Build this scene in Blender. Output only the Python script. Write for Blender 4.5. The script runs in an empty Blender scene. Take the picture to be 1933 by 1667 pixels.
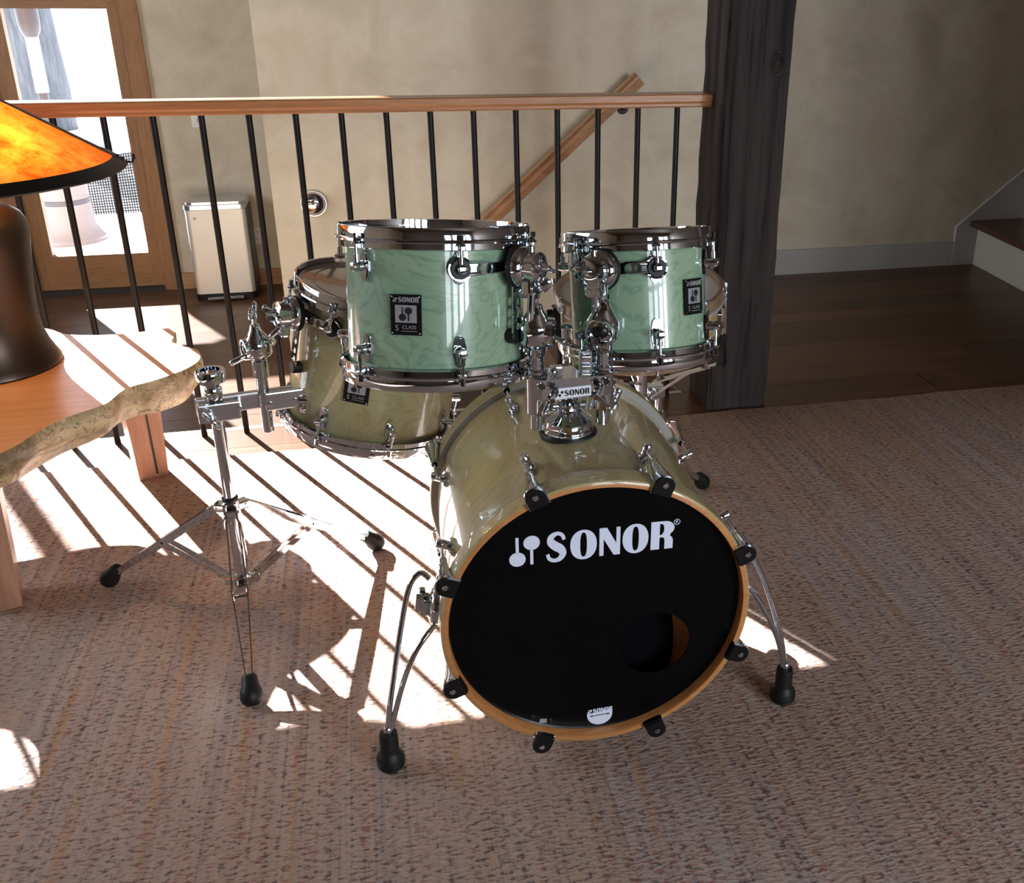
import bpy, bmesh, math, random
from mathutils import Vector as V, Matrix as M
random.seed(7)
S = bpy.context.scene
COL = S.collection
PI = math.pi
rad = math.radians

# ------------------------------------------------------------------ camera
cam_d = bpy.data.cameras.new('camera'); cam = bpy.data.objects.new('camera', cam_d); COL.objects.link(cam)
FPX, CXP, CYP = 1841.6, 1142.85, 742.98
YAW, PITCH, ROLL, HC = .2383, .3979, -.0117, 1.3102
fw = V((math.sin(YAW)*math.cos(PITCH), math.cos(YAW)*math.cos(PITCH), -math.sin(PITCH)))
rt = V((math.cos(YAW), -math.sin(YAW), 0)); dn = fw.cross(rt)
rt2 = rt*math.cos(ROLL)+dn*math.sin(ROLL); dn2 = -rt*math.sin(ROLL)+dn*math.cos(ROLL)
up = -dn2; bk = -fw
cam.matrix_world = M(((rt2.x, up.x, bk.x, 0), (rt2.y, up.y, bk.y, 0), (rt2.z, up.z, bk.z, HC), (0, 0, 0, 1)))
cam_d.sensor_width = 36; cam_d.sensor_fit = 'HORIZONTAL'; cam_d.lens = 36*FPX/1933
cam_d.shift_x = (966.5-CXP)/1933; cam_d.shift_y = (CYP-833.5)/1933
cam_d.clip_start = .05; cam_d.clip_end = 200
S.camera = cam

# ------------------------------------------------------------------ light
S.view_settings.view_transform = 'Standard'; S.view_settings.look = 'None'
S.view_settings.gamma = 1; S.view_settings.use_curve_mapping = False
S.view_settings.exposure = 0.0
w = bpy.data.worlds.new('sky'); S.world = w; w.use_nodes = True
bg = w.node_tree.nodes['Background']; bg.inputs[0].default_value = (.72, .84, 1, 1); bg.inputs[1].default_value = 2.2

def light(name, kind, loc, energy, color=(1, 1, 1), direction=None, size=None):
    l = bpy.data.lights.new(name, kind); l.energy = energy; l.color = color
    o = bpy.data.objects.new(name, l); COL.objects.link(o); o.location = loc
    if direction is not None: o.rotation_euler = V(direction).to_track_quat('-Z', 'Y').to_euler()
    if size: l.shape = 'RECTANGLE'; l.size, l.size_y = size
    return o
EL = rad(29.5)
sun = light('sun', 'SUN', (-3, 8, 6), 54, (1, .985, .97), (.476*math.cos(EL), -.879*math.cos(EL), -math.sin(EL)))
sun.data.angle = rad(.5)
# daylight through the room's other windows, each lamp stands just outside its pane
light('daylight_side', 'AREA', (-3.72, 3.0, 1.6), 110, (.78, .89, 1), (1, 0, 0), (2.2, 1.5))
for wx, e_ in ((.9, 24), (1.6, 32), (2.3, 52), (3.0, 130)):
    light('daylight_behind', 'AREA', (wx, -2.62, 1.45), e_, (.86, .93, 1), (0, 1, 0), (.52, 1.5))

# ------------------------------------------------------------------ materials
def mat(name, color=(.5, .5, .5), rough=.5, metal=0., coat=0., **kw):
    m = bpy.data.materials.new(name); m.use_nodes = True
    b = m.node_tree.nodes['Principled BSDF']
    b.inputs['Base Color'].default_value = (*color, 1); b.inputs['Roughness'].default_value = rough
    b.inputs['Metallic'].default_value = metal; b.inputs['Coat Weight'].default_value = coat
    b.inputs['Coat Roughness'].default_value = .03
    for k, v in kw.items(): b.inputs[k].default_value = v
    return m
class N:
    def __init__(s, m): s.m = m; s.t = m.node_tree; s.b = s.t.nodes['Principled BSDF']
    def new(s, t, **kw):
        n = s.t.nodes.new(t)
        for k, v in kw.items():
            if k in n.inputs: n.inputs[k].default_value = v
            else: setattr(n, k, v)
        return n
    def link(s, a, b): s.t.links.new(a, b)
    def coords(s, scale=(1, 1, 1), kind='Object', rot=(0, 0, 0)):
        c = s.new('ShaderNodeTexCoord'); mp = s.new('ShaderNodeMapping')
        mp.inputs['Scale'].default_value = scale; mp.inputs['Rotation'].default_value = rot
        s.link(c.outputs[kind], mp.inputs[0]); return mp.outputs[0]
    def noise(s, vec, scale, detail=4, rough=.55, dist=0.):
        n = s.new('ShaderNodeTexNoise'); n.inputs['Scale'].default_value = scale; n.inputs['Detail'].default_value = detail
        n.inputs['Roughness'].default_value = rough; n.inputs['Distortion'].default_value = dist
        s.link(vec, n.inputs['Vector']); return n.outputs['Fac']
    def ramp(s, fac, stops):
        r = s.new('ShaderNodeValToRGB'); e = r.color_ramp.elements
        while len(e) < len(stops): e.new(.5)
        for i, (p, c) in enumerate(stops): e[i].position = p; e[i].color = (*c, 1) if len(c) == 3 else c
        s.link(fac, r.inputs[0]); return r.outputs[0]
    def mix(s, fac, a, b, mode='MIX'):
        n = s.new('ShaderNodeMix', data_type='RGBA', blend_type=mode)
        for inp, v in ((n.inputs[0], fac), (n.inputs[6], a), (n.inputs[7], b)):
            if isinstance(v, (int, float)): inp.default_value = v
            elif isinstance(v, tuple): inp.default_value = (*v, 1)
            else: s.link(v, inp)
        return n.outputs[2]
    def math(s, op, a, b=0.):
        n = s.new('ShaderNodeMath', operation=op)
        for i, v in enumerate((a, b)):
            if isinstance(v, (int, float)): n.inputs[i].default_value = v
            else: s.link(v, n.inputs[i])
        return n.outputs[0]
    def base(s, c): s.link(c, s.b.inputs['Base Color'])
    def rough(s, c): s.link(c, s.b.inputs['Roughness'])
    def bump(s, h, strength=.3, dist=.01):
        n = s.new('ShaderNodeBump'); n.inputs['Strength'].default_value = strength; n.inputs['Distance'].default_value = dist
        s.link(h, n.inputs['Height']); s.link(n.outputs[0], s.b.inputs['Normal'])

def wood(name, c1, c2, axis='X', rough=.4, coat=0., scale=1., rnd=0., bump=.15, dark=None):
    m = mat(name, c1, rough, coat=coat); n = N(m)
    sc = {'X': (1.2, 14, 14), 'Y': (14, 1.2, 14), 'Z': (14, 14, 1.2)}[axis]
    vec = n.coords(tuple(v*scale for v in sc))
    if rnd:
        oi = n.new('ShaderNodeObjectInfo'); add = n.new('ShaderNodeVectorMath', operation='ADD')
        sc2 = n.new('ShaderNodeVectorMath', operation='SCALE'); sc2.inputs[3].default_value = 37
        cb = n.new('ShaderNodeCombineXYZ')
        for i in range(3): n.link(oi.outputs['Random'], cb.inputs[i])
        n.link(cb.outputs[0], sc2.inputs[0]); n.link(vec, add.inputs[0]); n.link(sc2.outputs[0], add.inputs[1]); vec = add.outputs[0]
    f = n.noise(vec, 1.6, 6, .6, .6)
    fine = n.noise(vec, 9, 3, .6, .2)
    col = n.ramp(f, [(.3, c1), (.7, c2)])
    d = dark or tuple(v*.55 for v in c1)
    fc = n.ramp(fine, [(.4, (0, 0, 0)), (.75, (1, 1, 1))])
    col = n.mix(n.math('MULTIPLY', fc, .45), col, d)
    if rnd:
        hs = n.new('ShaderNodeHueSaturation'); val = n.math('ADD', n.math('MULTIPLY', oi.outputs['Random'], rnd), 1-rnd/2)
        n.link(val, hs.inputs['Value']); n.link(col, hs.inputs['Color']); col = hs.outputs[0]
    n.base(col)
    if bump: n.bump(fine, bump, .002)
    return m

def plaster(name, a, b, c):
    m = mat(name, a, .8); n = N(m); vec = n.coords()
    f = n.noise(vec, 3.2, 7, .62, .5); g = n.noise(vec, 7, 6, .65, 1.0)
    col = n.ramp(f, [(.3, a), (.52, b), (.75, c)])
    col = n.mix(n.math('MULTIPLY', n.ramp(g, [(.45, (0, 0, 0)), (.7, (1, 1, 1))]), .25), col, c)
    n.base(col); n.bump(g, .12, .01); return m

def lacquer(name, a, b, line, scale=(5, 5, 9)):
    m = mat(name, a, .28, coat=1.); n = N(m)
    vec = n.coords(scale)
    f = n.noise(vec, 1.1, 5, .5, 1.6)
    s = n.math('SINE', n.math('MULTIPLY', f, 62))
    lines = n.math('MULTIPLY', n.ramp(s, [(.45, (0, 0, 0)), (1., (1, 1, 1))]), .45)
    g = n.noise(n.coords((3, 3, 5)), 1.3, 3, .5, .8)
    col = n.mix(n.ramp(g, [(.35, (0, 0, 0)), (.65, (1, 1, 1))]), a, b)
    n.base(n.mix(lines, col, line)); return m

def rug_mat():
    m = mat('rug_weave', (.3, .22, .19), .95); n = N(m)
    m.node_tree.nodes['Principled BSDF'].inputs['Specular IOR Level'].default_value = .08
    streak = n.noise(n.coords((38, .8, 1)), 1.0, 4, .65)
    wide = n.noise(n.coords((4, .7, 1)), 1.0, 3, .55)
    hue = n.noise(n.coords((22, 1.2, 1)), 1.3, 3, .6)
    fleck = n.noise(n.coords((62, 150, 1)), 1.0, 1.5, .5)
    fleck2 = n.noise(n.coords((52, 135, 1)), 1.3, 1.5, .5, .3)
    col = n.ramp(streak, [(.30, (.27, .225, .235)), (.44, (.36, .285, .27)), (.56, (.43, .33, .285)), (.68, (.35, .315, .325))])
    col = n.mix(n.ramp(wide, [(.38, (0, 0, 0)), (.66, (.75, .75, .75))]), col, (.43, .285, .20))
    warm = n.noise(n.coords((30, .9, 1)), 1.1, 3, .6, .1)
    col = n.mix(n.ramp(warm, [(.54, (0, 0, 0)), (.70, (.7, .7, .7))]), col, (.42, .25, .14))
    thin = n.noise(n.coords((110, 1.5, 1)), 1.0, 2, .5)
    col = n.mix(n.ramp(thin, [(.56, (0, 0, 0)), (.72, (.42, .42, .42))]), col, (.14, .115, .12))
    dk = n.math('MULTIPLY', n.ramp(fleck, [(.53, (0, 0, 0)), (.64, (1, 1, 1))]), n.ramp(thin, [(.38, (.25, .25, .25)), (.58, (1, 1, 1))]))
    col = n.mix(n.math('MULTIPLY', dk, .8), col, (.055, .04, .045))
    rd = n.math('MULTIPLY', n.ramp(fleck2, [(.54, (0, 0, 0)), (.63, (1, 1, 1))]), n.ramp(hue, [(.42, (.08, .08, .08)), (.58, (1, 1, 1))]))
    col = n.mix(n.math('MULTIPLY', rd, .7), col, (.24, .06, .045))
    lt = n.ramp(n.noise(n.coords((85, 220, 1)), 1.6, 2, .6), [(.55, (0, 0, 0)), (.72, (.45, .45, .45))])
    col = n.mix(lt, col, (.54, .45, .40))
    n.base(col); n.bump(fleck, .5, .006); return m

MT = {}
MT['plaster'] = plaster('beige_plaster', (.46, .395, .29), (.60, .53, .41), (.50, .41, .285))
MT['ceiling'] = wood('dark_plank_ceiling', (.07, .042, .026), (.12, .075, .045), 'X', .6)
MT['panelling'] = wood('dark_wall_panelling', (.09, .06, .04), (.14, .095, .065), 'Z', .5)
MT['paint'] = mat('grey_trim_paint', (.42, .40, .37), .5)
MT['riser'] = mat('cream_riser_paint', (.48, .43, .36), .6)
MT['plank'] = wood('dark_floor_plank', (.075, .031, .014), (.12, .056, .027), 'X', .32, 0., 1., .5, .1)
MT['plank'].node_tree.nodes['Principled BSDF'].inputs['Specular IOR Level'].default_value = .3
MT['subfloor'] = mat('subfloor', (.05, .03, .02), .8)
MT['tread'] = wood('dark_stair_tread', (.075, .028, .018), (.11, .045, .028), 'Y', .35)
MT['rug'] = rug_mat()
MT['oak'] = wood('oiled_oak_rail', (.31, .135, .05), (.44, .21, .085), 'X', .35, .25, 1.4)
MT['oak_h'] = wood('oiled_oak_handrail', (.32, .155, .07), (.46, .24, .115), 'X', .4, .2, 1.4)
MT['pine'] = wood('stained_pine', (.26, .12, .045), (.36, .175, .07), 'Z', .5, .0, 1.)
MT['pine_x'] = wood('stained_pine_cross', (.26, .12, .045), (.36, .175, .07), 'X', .5, .0, 1.)
MT['pinebase'] = wood('pine_baseboard', (.38, .19, .09), (.52, .28, .13), 'X', .5)
MT['iron'] = mat('black_iron', (.012, .011, .011), .42, .6)
MT['bronze'] = mat('dark_bronze', (.055, .038, .03), .36, .85)
MT['band'] = mat('blackened_metal', (.018, .017, .017), .45, .5)
MT['chrome'] = mat('chrome', (.66, .71, .78), .05, 1.)
MT['chrome_r'] = mat('satin_chrome', (.62, .65, .69), .22, 1.)
MT['steel'] = mat('brushed_steel', (.74, .70, .64), .42, .75)
MT['rubber'] = mat('black_rubber', (.008, .008, .008), .5, **{'Specular IOR Level': .3})
MT['black'] = mat('black_plastic', (.007, .007, .008), .3, **{'Specular IOR Level': .3})
MT['head_black'] = mat('black_drumhead', (.0025, .0025, .003), .25, **{'Specular IOR Level': .12})
MT['head_white'] = mat('white_drumhead', (.86, .85, .85), .5)
MT['head_clear'] = mat('clear_drumhead', (.50, .36, .30), .10, coat=.6)
MT['print'] = mat('white_print', (.72, .76, .92), .5)
MT['print_b'] = mat('black_print', (.01, .01, .012), .5)
MT['silver'] = mat('silver_print', (.36, .36, .38), .35, .3)
MT['label'] = mat('white_label', (.80, .82, .88), .4)
MT['green'] = lacquer('green_lacquer', (.215, .34, .235), (.315, .415, .27), (.10, .21, .145), (4, 4, 8))
MT['green2'] = lacquer('yellow_green_lacquer', (.36, .31, .145), (.295, .31, .175), (.235, .20, .09))  # yellower green for the floor tom shell
MT['green3'] = lacquer('olive_green_lacquer', (.43, .335, .145), (.37, .335, .185), (.29, .21, .075), (4, 4, 5))
MT['amber'] = lacquer('amber_lacquer', (.46, .30, .13), (.52, .38, .19), (.34, .19, .07))
MT['maple'] = wood('orange_maple', (.50, .20, .065), (.60, .27, .09), 'X', .3, .6, .8, 0, .0)
MT['maple_in'] = wood('lit_maple_inside', (.66, .30, .10), (.78, .40, .15), 'X', .4, .2, .8, 0, .0)  # maple colour lightened to stand in for light inside the shell
MT['hoopwood'] = wood('brown_hoop_wood', (.20, .12, .075), (.28, .18, .11), 'X', .35, .4)
MT['edge_grey'] = mat('grey_inlay', (.30, .29, .28), .3)
MT['cherry'] = wood('cherry_slab', (.52, .21, .085), (.62, .29, .12), 'X', .34, 1., .45, 0, .0)
MT['cherry'].node_tree.nodes['Principled BSDF'].inputs['Coat Roughness'].default_value = .22
MT['leg'] = wood('cherry_leg', (.36, .17, .10), (.50, .27, .17), 'Z', .35, .2)
MT['white'] = mat('white_plastic', (.75, .73, .68), .4)
MT['dark'] = mat('dark_slot', (.02, .02, .02), .6)
MT['cushion'] = mat('dark_fabric', (.004, .004, .005), .95, **{'Specular IOR Level': 0.})
MT['glass'] = mat('glass', (1, 1, 1), .0)
MT['snow'] = mat('snow', (.85, .88, .95), .9)
MT['bark'] = wood('bark', (.07, .075, .085), (.17, .18, .20), 'Z', .9, 0, 1, 0, .4)
MT['terracotta'] = mat('pale_clay', (.20, .165, .17), .6)
MT['heater'] = mat('heater_metal', (.06, .05, .06), .5, .2)
MT['heater_tube'] = mat('heater_tube', (.30, .31, .34), .3)
MT['mesh'] = mat('fence_mesh', (.02, .02, .025), .8)
MT['blue'] = mat('turquoise_inlay', (.10, .25, .21), .4)
def live_edge():
    m = mat('live_edge', (.4, .3, .15), .5, coat=.25); n = N(m); vec = n.coords((7, 7, 12))
    f = n.noise(vec, 1.2, 4, .55, 1.5); s = n.math('SINE', n.math('MULTIPLY', f, 70))
    g = n.noise(n.coords((4, 4, 6)), 1.4, 4, .6, .6)
    col = n.ramp(g, [(.3, (.09, .05, .025)), (.46, (.36, .25, .12)), (.62, (.58, .46, .25))])
    n.base(n.mix(n.math('MULTIPLY', n.ramp(s, [(.7, (0, 0, 0)), (1, (1, 1, 1))]), .75), col, (.09, .055, .03)))
    n.bump(f, .1, .004); return m
MT['live'] = live_edge()
def timber():
    m = mat('weathered_timber', (.05, .04, .038), .75, **{'Specular IOR Level': .15}); n = N(m)
    vec = n.coords((22, 22, 1.1)); f = n.noise(vec, 1.2, 6, .65, .4)
    w_ = n.noise(n.coords((3, 3, .8)), 1.5, 4, .6, .5)
    col = n.ramp(f, [(.36, (.007, .005, .0045)), (.46, (.034, .026, .024)), (.72, (.060, .047, .043))])
    col = n.mix(n.math('MULTIPLY', w_, .5), col, (.026, .022, .023))
    n.base(col); n.bump(f, .9, .015); return m
MT['timber'] = timber()
def mica():
    m = bpy.data.materials.new('amber_mica'); m.use_nodes = True; t = m.node_tree; n = N(m); t.nodes.remove(n.b)
    out = [x for x in t.nodes if x.type == 'OUTPUT_MATERIAL'][0]
    f = n.noise(n.coords((1, 1, 1)), 22, 6, .7, .5)
    col = n.ramp(f, [(.32, (.52, .09, .008)), (.5, (.86, .24, .025)), (.68, (.95, .36, .06))])
    tr = n.new('ShaderNodeBsdfTranslucent'); df = n.new('ShaderNodeBsdfDiffuse'); gl = n.new('ShaderNodeBsdfGlossy'); gl.inputs['Roughness'].default_value = .25
    n.link(col, tr.inputs[0]); n.link(col, df.inputs[0])
    m1 = n.new('ShaderNodeMixShader'); m1.inputs[0].default_value = .3; n.link(tr.outputs[0], m1.inputs[1]); n.link(df.outputs[0], m1.inputs[2])
    m2 = n.new('ShaderNodeMixShader'); m2.inputs[0].default_value = .06; n.link(m1.outputs[0], m2.inputs[1]); n.link(gl.outputs[0], m2.inputs[2])
    n.link(m2.outputs[0], out.inputs[0]); return m
MT['mica'] = mica()
def skin():
    m = bpy.data.materials.new('translucent_drumhead'); m.use_nodes = True; n = N(m); n.t.nodes.remove(n.b)
    out = [x for x in n.t.nodes if x.type == 'OUTPUT_MATERIAL'][0]
    tr = n.new('ShaderNodeBsdfTranslucent'); df = n.new('ShaderNodeBsdfDiffuse'); mx = n.new('ShaderNodeMixShader')
    for q in (tr, df): q.inputs[0].default_value = (.8, .78, .76, 1)
    mx.inputs[0].default_value = .5; n.link(tr.outputs[0], mx.inputs[1]); n.link(df.outputs[0], mx.inputs[2]); n.link(mx.outputs[0], out.inputs[0]); return m
MT['skin'] = skin()
def emis(name, c, s):
    m = mat(name, c, .5); b = m.node_tree.nodes['Principled BSDF']
    b.inputs['Emission Color'].default_value = (*c, 1); b.inputs['Emission Strength'].default_value = s; return m
MT['bulb'] = emis('lit_bulb', (1, .62, .25), 14)
def pane():
    m = bpy.data.materials.new('window_glass'); m.use_nodes = True; t = m.node_tree; n = N(m); t.nodes.remove(n.b)
    out = [x for x in t.nodes if x.type == 'OUTPUT_MATERIAL'][0]
    tr = n.new('ShaderNodeBsdfTransparent'); gl = n.new('ShaderNodeBsdfGlossy'); gl.inputs['Roughness'].default_value = .01
    mx = n.new('ShaderNodeMixShader'); mx.inputs[0].default_value = .05; n.link(tr.outputs[0], mx.inputs[1]); n.link(gl.outputs[0], mx.inputs[2])
    n.link(mx.outputs[0], out.inputs[0]); return m
MT['pane'] = pane()

# ------------------------------------------------------------------ mesh helpers
def frame(d, ref=None):
    d = V(d).normalized(); r = V(ref) if ref is not None else (V((0, 0, 1)) if abs(d.z) < .95 else V((1, 0, 0)))
    x = r.cross(d)
    if x.length < 1e-6: x = V((1, 0, 0)).cross(d)
    x.normalize(); y = d.cross(x); return x, y, d
def mtx(o, d, ref=None):
    x, y, z = frame(d, ref); return M(((x.x, y.x, z.x, o[0]), (x.y, y.y, z.y, o[1]), (x.z, y.z, z.z, o[2]), (0, 0, 0, 1)))
class B:
    """collects shapes into one mesh"""
    def __init__(s): s.v = []; s.f = []; s.m = []; s.sm = []
    def add(s, vs, fs, T=None, mi=0, smooth=True):
        o = len(s.v)
        s.v += [tuple(T @ V(p)) if T is not None else tuple(p) for p in vs]
        s.f += [tuple(i+o for i in f) for f in fs]; s.m += [mi]*len(fs); s.sm += [smooth]*len(fs)
        return s
    def box(s, c, size, T=None, bev=0., mi=0, taper=1.):
        x, y, z = size[0]/2, size[1]/2, size[2]/2
        if bev <= 0:
            vs = [(i*x*(taper if k > 0 else 1), j*y*(taper if k > 0 else 1), k*z) for k in (-1, 1) for j in (-1, 1) for i in (-1, 1)]
            fs = [(0, 2, 3, 1), (4, 5, 7, 6), (0, 1, 5, 4), (2, 6, 7, 3), (0, 4, 6, 2), (1, 3, 7, 5)]
            vs = [(a+c[0], b+c[1], d+c[2]) for a, b, d in vs]
            return s.add(vs, fs, T, mi, False)
        bm = bmesh.new(); bmesh.ops.create_cube(bm, size=1)
        for v in bm.verts:
            k = taper if v.co.z > 0 else 1
            v.co = V((v.co.x*2*x*k+c[0], v.co.y*2*y*k+c[1], v.co.z*2*z+c[2]))
        bmesh.ops.bevel(bm, geom=bm.edges[:], offset=bev, segments=2, affect='EDGES', profile=.6)
        bm.verts.index_update()
        s.add([v.co[:] for v in bm.verts], [[v.index for v in f.verts] for f in bm.faces], T, mi, False); bm.free(); return s
    def lathe(s, prof, T=None, seg=32, mi=0, close=False, smooth=True, arc=None):
        vs = []; fs = []; n = len(prof); full = arc is None
        a0, a1 = (0, 2*PI) if full else arc
        cnt = seg if full else seg+1
        for k in range(cnt):
            a = a0+(a1-a0)*k/seg
            for r, z in prof: vs.append((r*math.cos(a), r*math.sin(a), z))
        for k in range(seg):
            k2 = (k+1) % cnt
            for i in range(n if close else n-1):
                j = (i+1) % n
                q = [k*n+i, k2*n+i, k2*n+j, k*n+j]
                fs.append(tuple(q))
        return s.add(vs, fs, T, mi, smooth)
    def cyl(s, p0, p1, r0, r1=None, seg=16, mi=0, cap=True, bev=0.):
        p0, p1 = V(p0), V(p1); d = p1-p0; L = d.length; r1 = r0 if r1 is None else r1
        T = mtx(p0, d)
        if cap:
            b = min(bev, L/2.5, r0*.8, r1*.8) if bev else 0
            pr = [(0, 0), (r0-b, 0)] + ([(r0, b)] if b else []) + ([(r1, L-b)] if b else [(r1, L)]) + ([(r1-b, L)] if b else []) + [(0, L)]
        else: pr = [(r0, 0), (r1, L)]
        o = len(s.f); s.lathe(pr, T, seg, mi)
        if cap:  # flat caps
            n = len(pr)-1
            for k in range(seg): s.sm[o+k*n] = False; s.sm[o+k*n+n-1] = False
        return s
    def sphere(s, c, r, seg=16, mi=0, T=None, sc=(1, 1, 1)):
        n = max(6, seg//2); pr = [(r*math.sin(PI*i/n), -r*math.cos(PI*i/n)) for i in range(n+1)]
        X = M.Translation(c) @ M.Diagonal((*sc, 1))
        return s.lathe(pr, (T @ X) if T is not None else X, seg, mi)
    def tube(s, pts, r, seg=10, mi=0, cap=True, closed=False, flat=None):
        pts = [V(p) for p in pts]; n = len(pts); vs = []; fs = []; px = None
        rr = r if isinstance(r, (list, tuple)) else [r]*n
        for i in range(n):
            if closed: d = pts[(i+1) % n]-pts[i-1]
            else: d = pts[min(i+1, n-1)]-pts[max(i-1, 0)]
            d.normalize()
            if px is None: px, py, _ = frame(d)
            px = (px-d*px.dot(d)); px.normalize(); py = d.cross(px)
            for k in range(seg):
                a = 2*PI*k/seg; vs.append(pts[i]+(px*math.cos(a)+py*math.sin(a)*(flat or 1))*rr[i])
        for i in range(n if closed else n-1):
            i2 = (i+1) % n
            for k in range(seg): fs.append((i*seg+k, i*seg+(k+1) % seg, i2*seg+(k+1) % seg, i2*seg+k))
        if cap and not closed: fs += [tuple(range(seg))[::-1], tuple((n-1)*seg+k for k in range(seg))]
        return s.add(vs, fs, None, mi)
    def strip(s, p0, p1, w0, w1, t, wdir, mi=0):
        """flat bar from p0 to p1, widths along wdir"""
        p0, p1, wd = V(p0), V(p1), V(wdir); d = (p1-p0).normalized(); wd = (wd-d*wd.dot(d)).normalized(); n = d.cross(wd)
        vs = []
        for p, wv in ((p0, w0), (p1, w1)):
            for a, b in ((-1, -1), (1, -1), (1, 1), (-1, 1)): vs.append(p+wd*a*wv/2+n*b*t/2)
        return s.add(vs, [(0, 3, 2, 1), (4, 5, 6, 7), (0, 1, 5, 4), (1, 2, 6, 5), (2, 3, 7, 6), (3, 0, 4, 7)], None, mi, False)
    def prism(s, poly, z0, z1, T=None, mi=0, smooth=False):
        n = len(poly); vs = [(x, y, z0) for x, y in poly]+[(x, y, z1) for x, y in poly]
        return s.add(vs, [tuple(range(n))[::-1], tuple(range(n, 2*n))]+[(i, (i+1) % n, n+(i+1) % n, n+i) for i in range(n)], T, mi, smooth)
    def build(s, name, mats, parent=None, T=None):
        me = bpy.data.meshes.new(name); me.from_pydata(s.v, [], s.f)
        for m in (mats if isinstance(mats, (list, tuple)) else [mats]): me.materials.append(MT[m])
        me.polygons.foreach_set('material_index', s.m); me.polygons.foreach_set('use_smooth', s.sm)
        bm = bmesh.new(); bm.from_mesh(me); bmesh.ops.remove_doubles(bm, verts=bm.verts, dist=1e-6)
        bmesh.ops.recalc_face_normals(bm, faces=bm.faces)
        for e in bm.edges:
            if len(e.link_faces) == 2 and e.calc_face_angle(0) > rad(40): e.smooth = False
        bm.to_mesh(me); bm.free()
        o = bpy.data.objects.new(name, me); COL.objects.link(o)
        if parent is not None: o.parent = parent
        if T is not None: o.matrix_local = T
        return o
def thing(name, label, cat, T=None, group=None, loc=None):
    o = bpy.data.objects.new(name, None); COL.objects.link(o); o.empty_display_size = .1
    o['label'] = label; o['category'] = cat
    if group: o['group'] = group
    if loc is not None: o.location = loc
    if T is not None: o.matrix_world = T
    return o
def tag(o, label=None, cat=None, kind=None, group=None):
    for k, v in (('label', label), ('category', cat), ('kind', kind), ('group', group)):
        if v: o[k] = v
    return o
def filled(name, loops, depth, m, parent=None, T=None, fn=None):
    """2D outline with holes, given thickness"""
    cu = bpy.data.curves.new(name, 'CURVE'); cu.dimensions = '2D'; cu.fill_mode = 'BOTH'; cu.extrude = depth/2
    for lp in loops:
        sp = cu.splines.new('POLY'); sp.points.add(len(lp)-1); sp.use_cyclic_u = True
        for p, (x, y) in zip(sp.points, lp): p.co = (x, y, 0, 1)
    tmp = bpy.data.objects.new('tmp', cu); COL.objects.link(tmp)
    dg = bpy.context.evaluated_depsgraph_get(); me = bpy.data.meshes.new_from_object(tmp.evaluated_get(dg))
    bpy.data.objects.remove(tmp); bpy.data.curves.remove(cu)
    me.name = name; me.materials.clear(); me.materials.append(MT[m])
    if fn:
        for v in me.vertices: v.co = fn(v.co)
    o = bpy.data.objects.new(name, me); COL.objects.link(o)
    if parent is not None: o.parent = parent
    if T is not None: o.matrix_local = T
    return o
def text_loops(txt, size): # mesh of plain lettering
    cu = bpy.data.curves.new('t', 'FONT'); cu.body = txt; cu.size = size; cu.align_x = 'CENTER'; cu.align_y = 'CENTER'; cu.extrude = .0002
    tmp = bpy.data.objects.new('tmp', cu); COL.objects.link(tmp)
    dg = bpy.context.evaluated_depsgraph_get(); me = bpy.data.meshes.new_from_object(tmp.evaluated_get(dg))
    bpy.data.objects.remove(tmp); bpy.data.curves.remove(cu); return me
def text(name, txt, size, m, parent, T):
    me = text_loops(txt, size); me.name = name; me.materials.clear(); me.materials.append(MT[m])
    o = bpy.data.objects.new(name, me); COL.objects.link(o); o.parent = parent; o.matrix_local = T; return o

# ---- lettering: heavy flared capitals, unit height
def ell(cx, cy, rx, ry, n=28, p=2.):
    return [(cx+rx*math.copysign(abs(math.cos(t))**(2/p), math.cos(t)), cy+ry*math.copysign(abs(math.sin(t))**(2/p), math.sin(t))) for t in [2*PI*i/n for i in range(n)]]
def arc(cx, cy, rx, ry, a0, a1, n=10): return [(cx+rx*math.cos(rad(a0+(a1-a0)*i/n)), cy+ry*math.sin(rad(a0+(a1-a0)*i/n))) for i in range(n+1)]
def stroke(pts):
    L = []; R = []; n = len(pts)
    for i, (x, y, w_) in enumerate(pts):
        a = pts[max(i-1, 0)]; b = pts[min(i+1, n-1)]; dx, dy = b[0]-a[0], b[1]-a[1]; l = math.hypot(dx, dy)
        L.append((x-dy/l*w_/2, y+dx/l*w_/2)); R.append((x+dy/l*w_/2, y-dx/l*w_/2))
    return L+R[::-1]
def crom(p, k=6):
    out = []
    for i in range(len(p)-1):
        a, b, c, d = p[max(i-1, 0)], p[i], p[i+1], p[min(i+2, len(p)-1)]
        for j in range(k):
            t = j/k; out.append(tuple(.5*((2*b[q])+(-a[q]+c[q])*t+(2*a[q]-5*b[q]+4*c[q]-d[q])*t*t+(-a[q]+3*b[q]-3*c[q]+d[q])*t**3) for q in range(len(b))))
    out.append(p[-1]); return out
G_S = [stroke(crom([(.665, .73, .13), (.60, .88, .13), (.42, .955, .125), (.21, .86, .20), (.17, .69, .27), (.33, .54, .30), (.53, .42, .30), (.62, .26, .25), (.50, .09, .17), (.30, .04, .125), (.12, .11, .13), (.055, .27, .13)]))]
G_O = [ell(.415, .5, .415, .53, 32, 2.15), ell(.415, .5, .105, .435, 28, 2.6)]
G_N = [[(0, 0), (.135, 0), (.135, .60), (.46, 0), (.665, 0), (.665, 1), (.54, 1), (.54, .42), (.24, 1), (0, 1)]]
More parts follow.
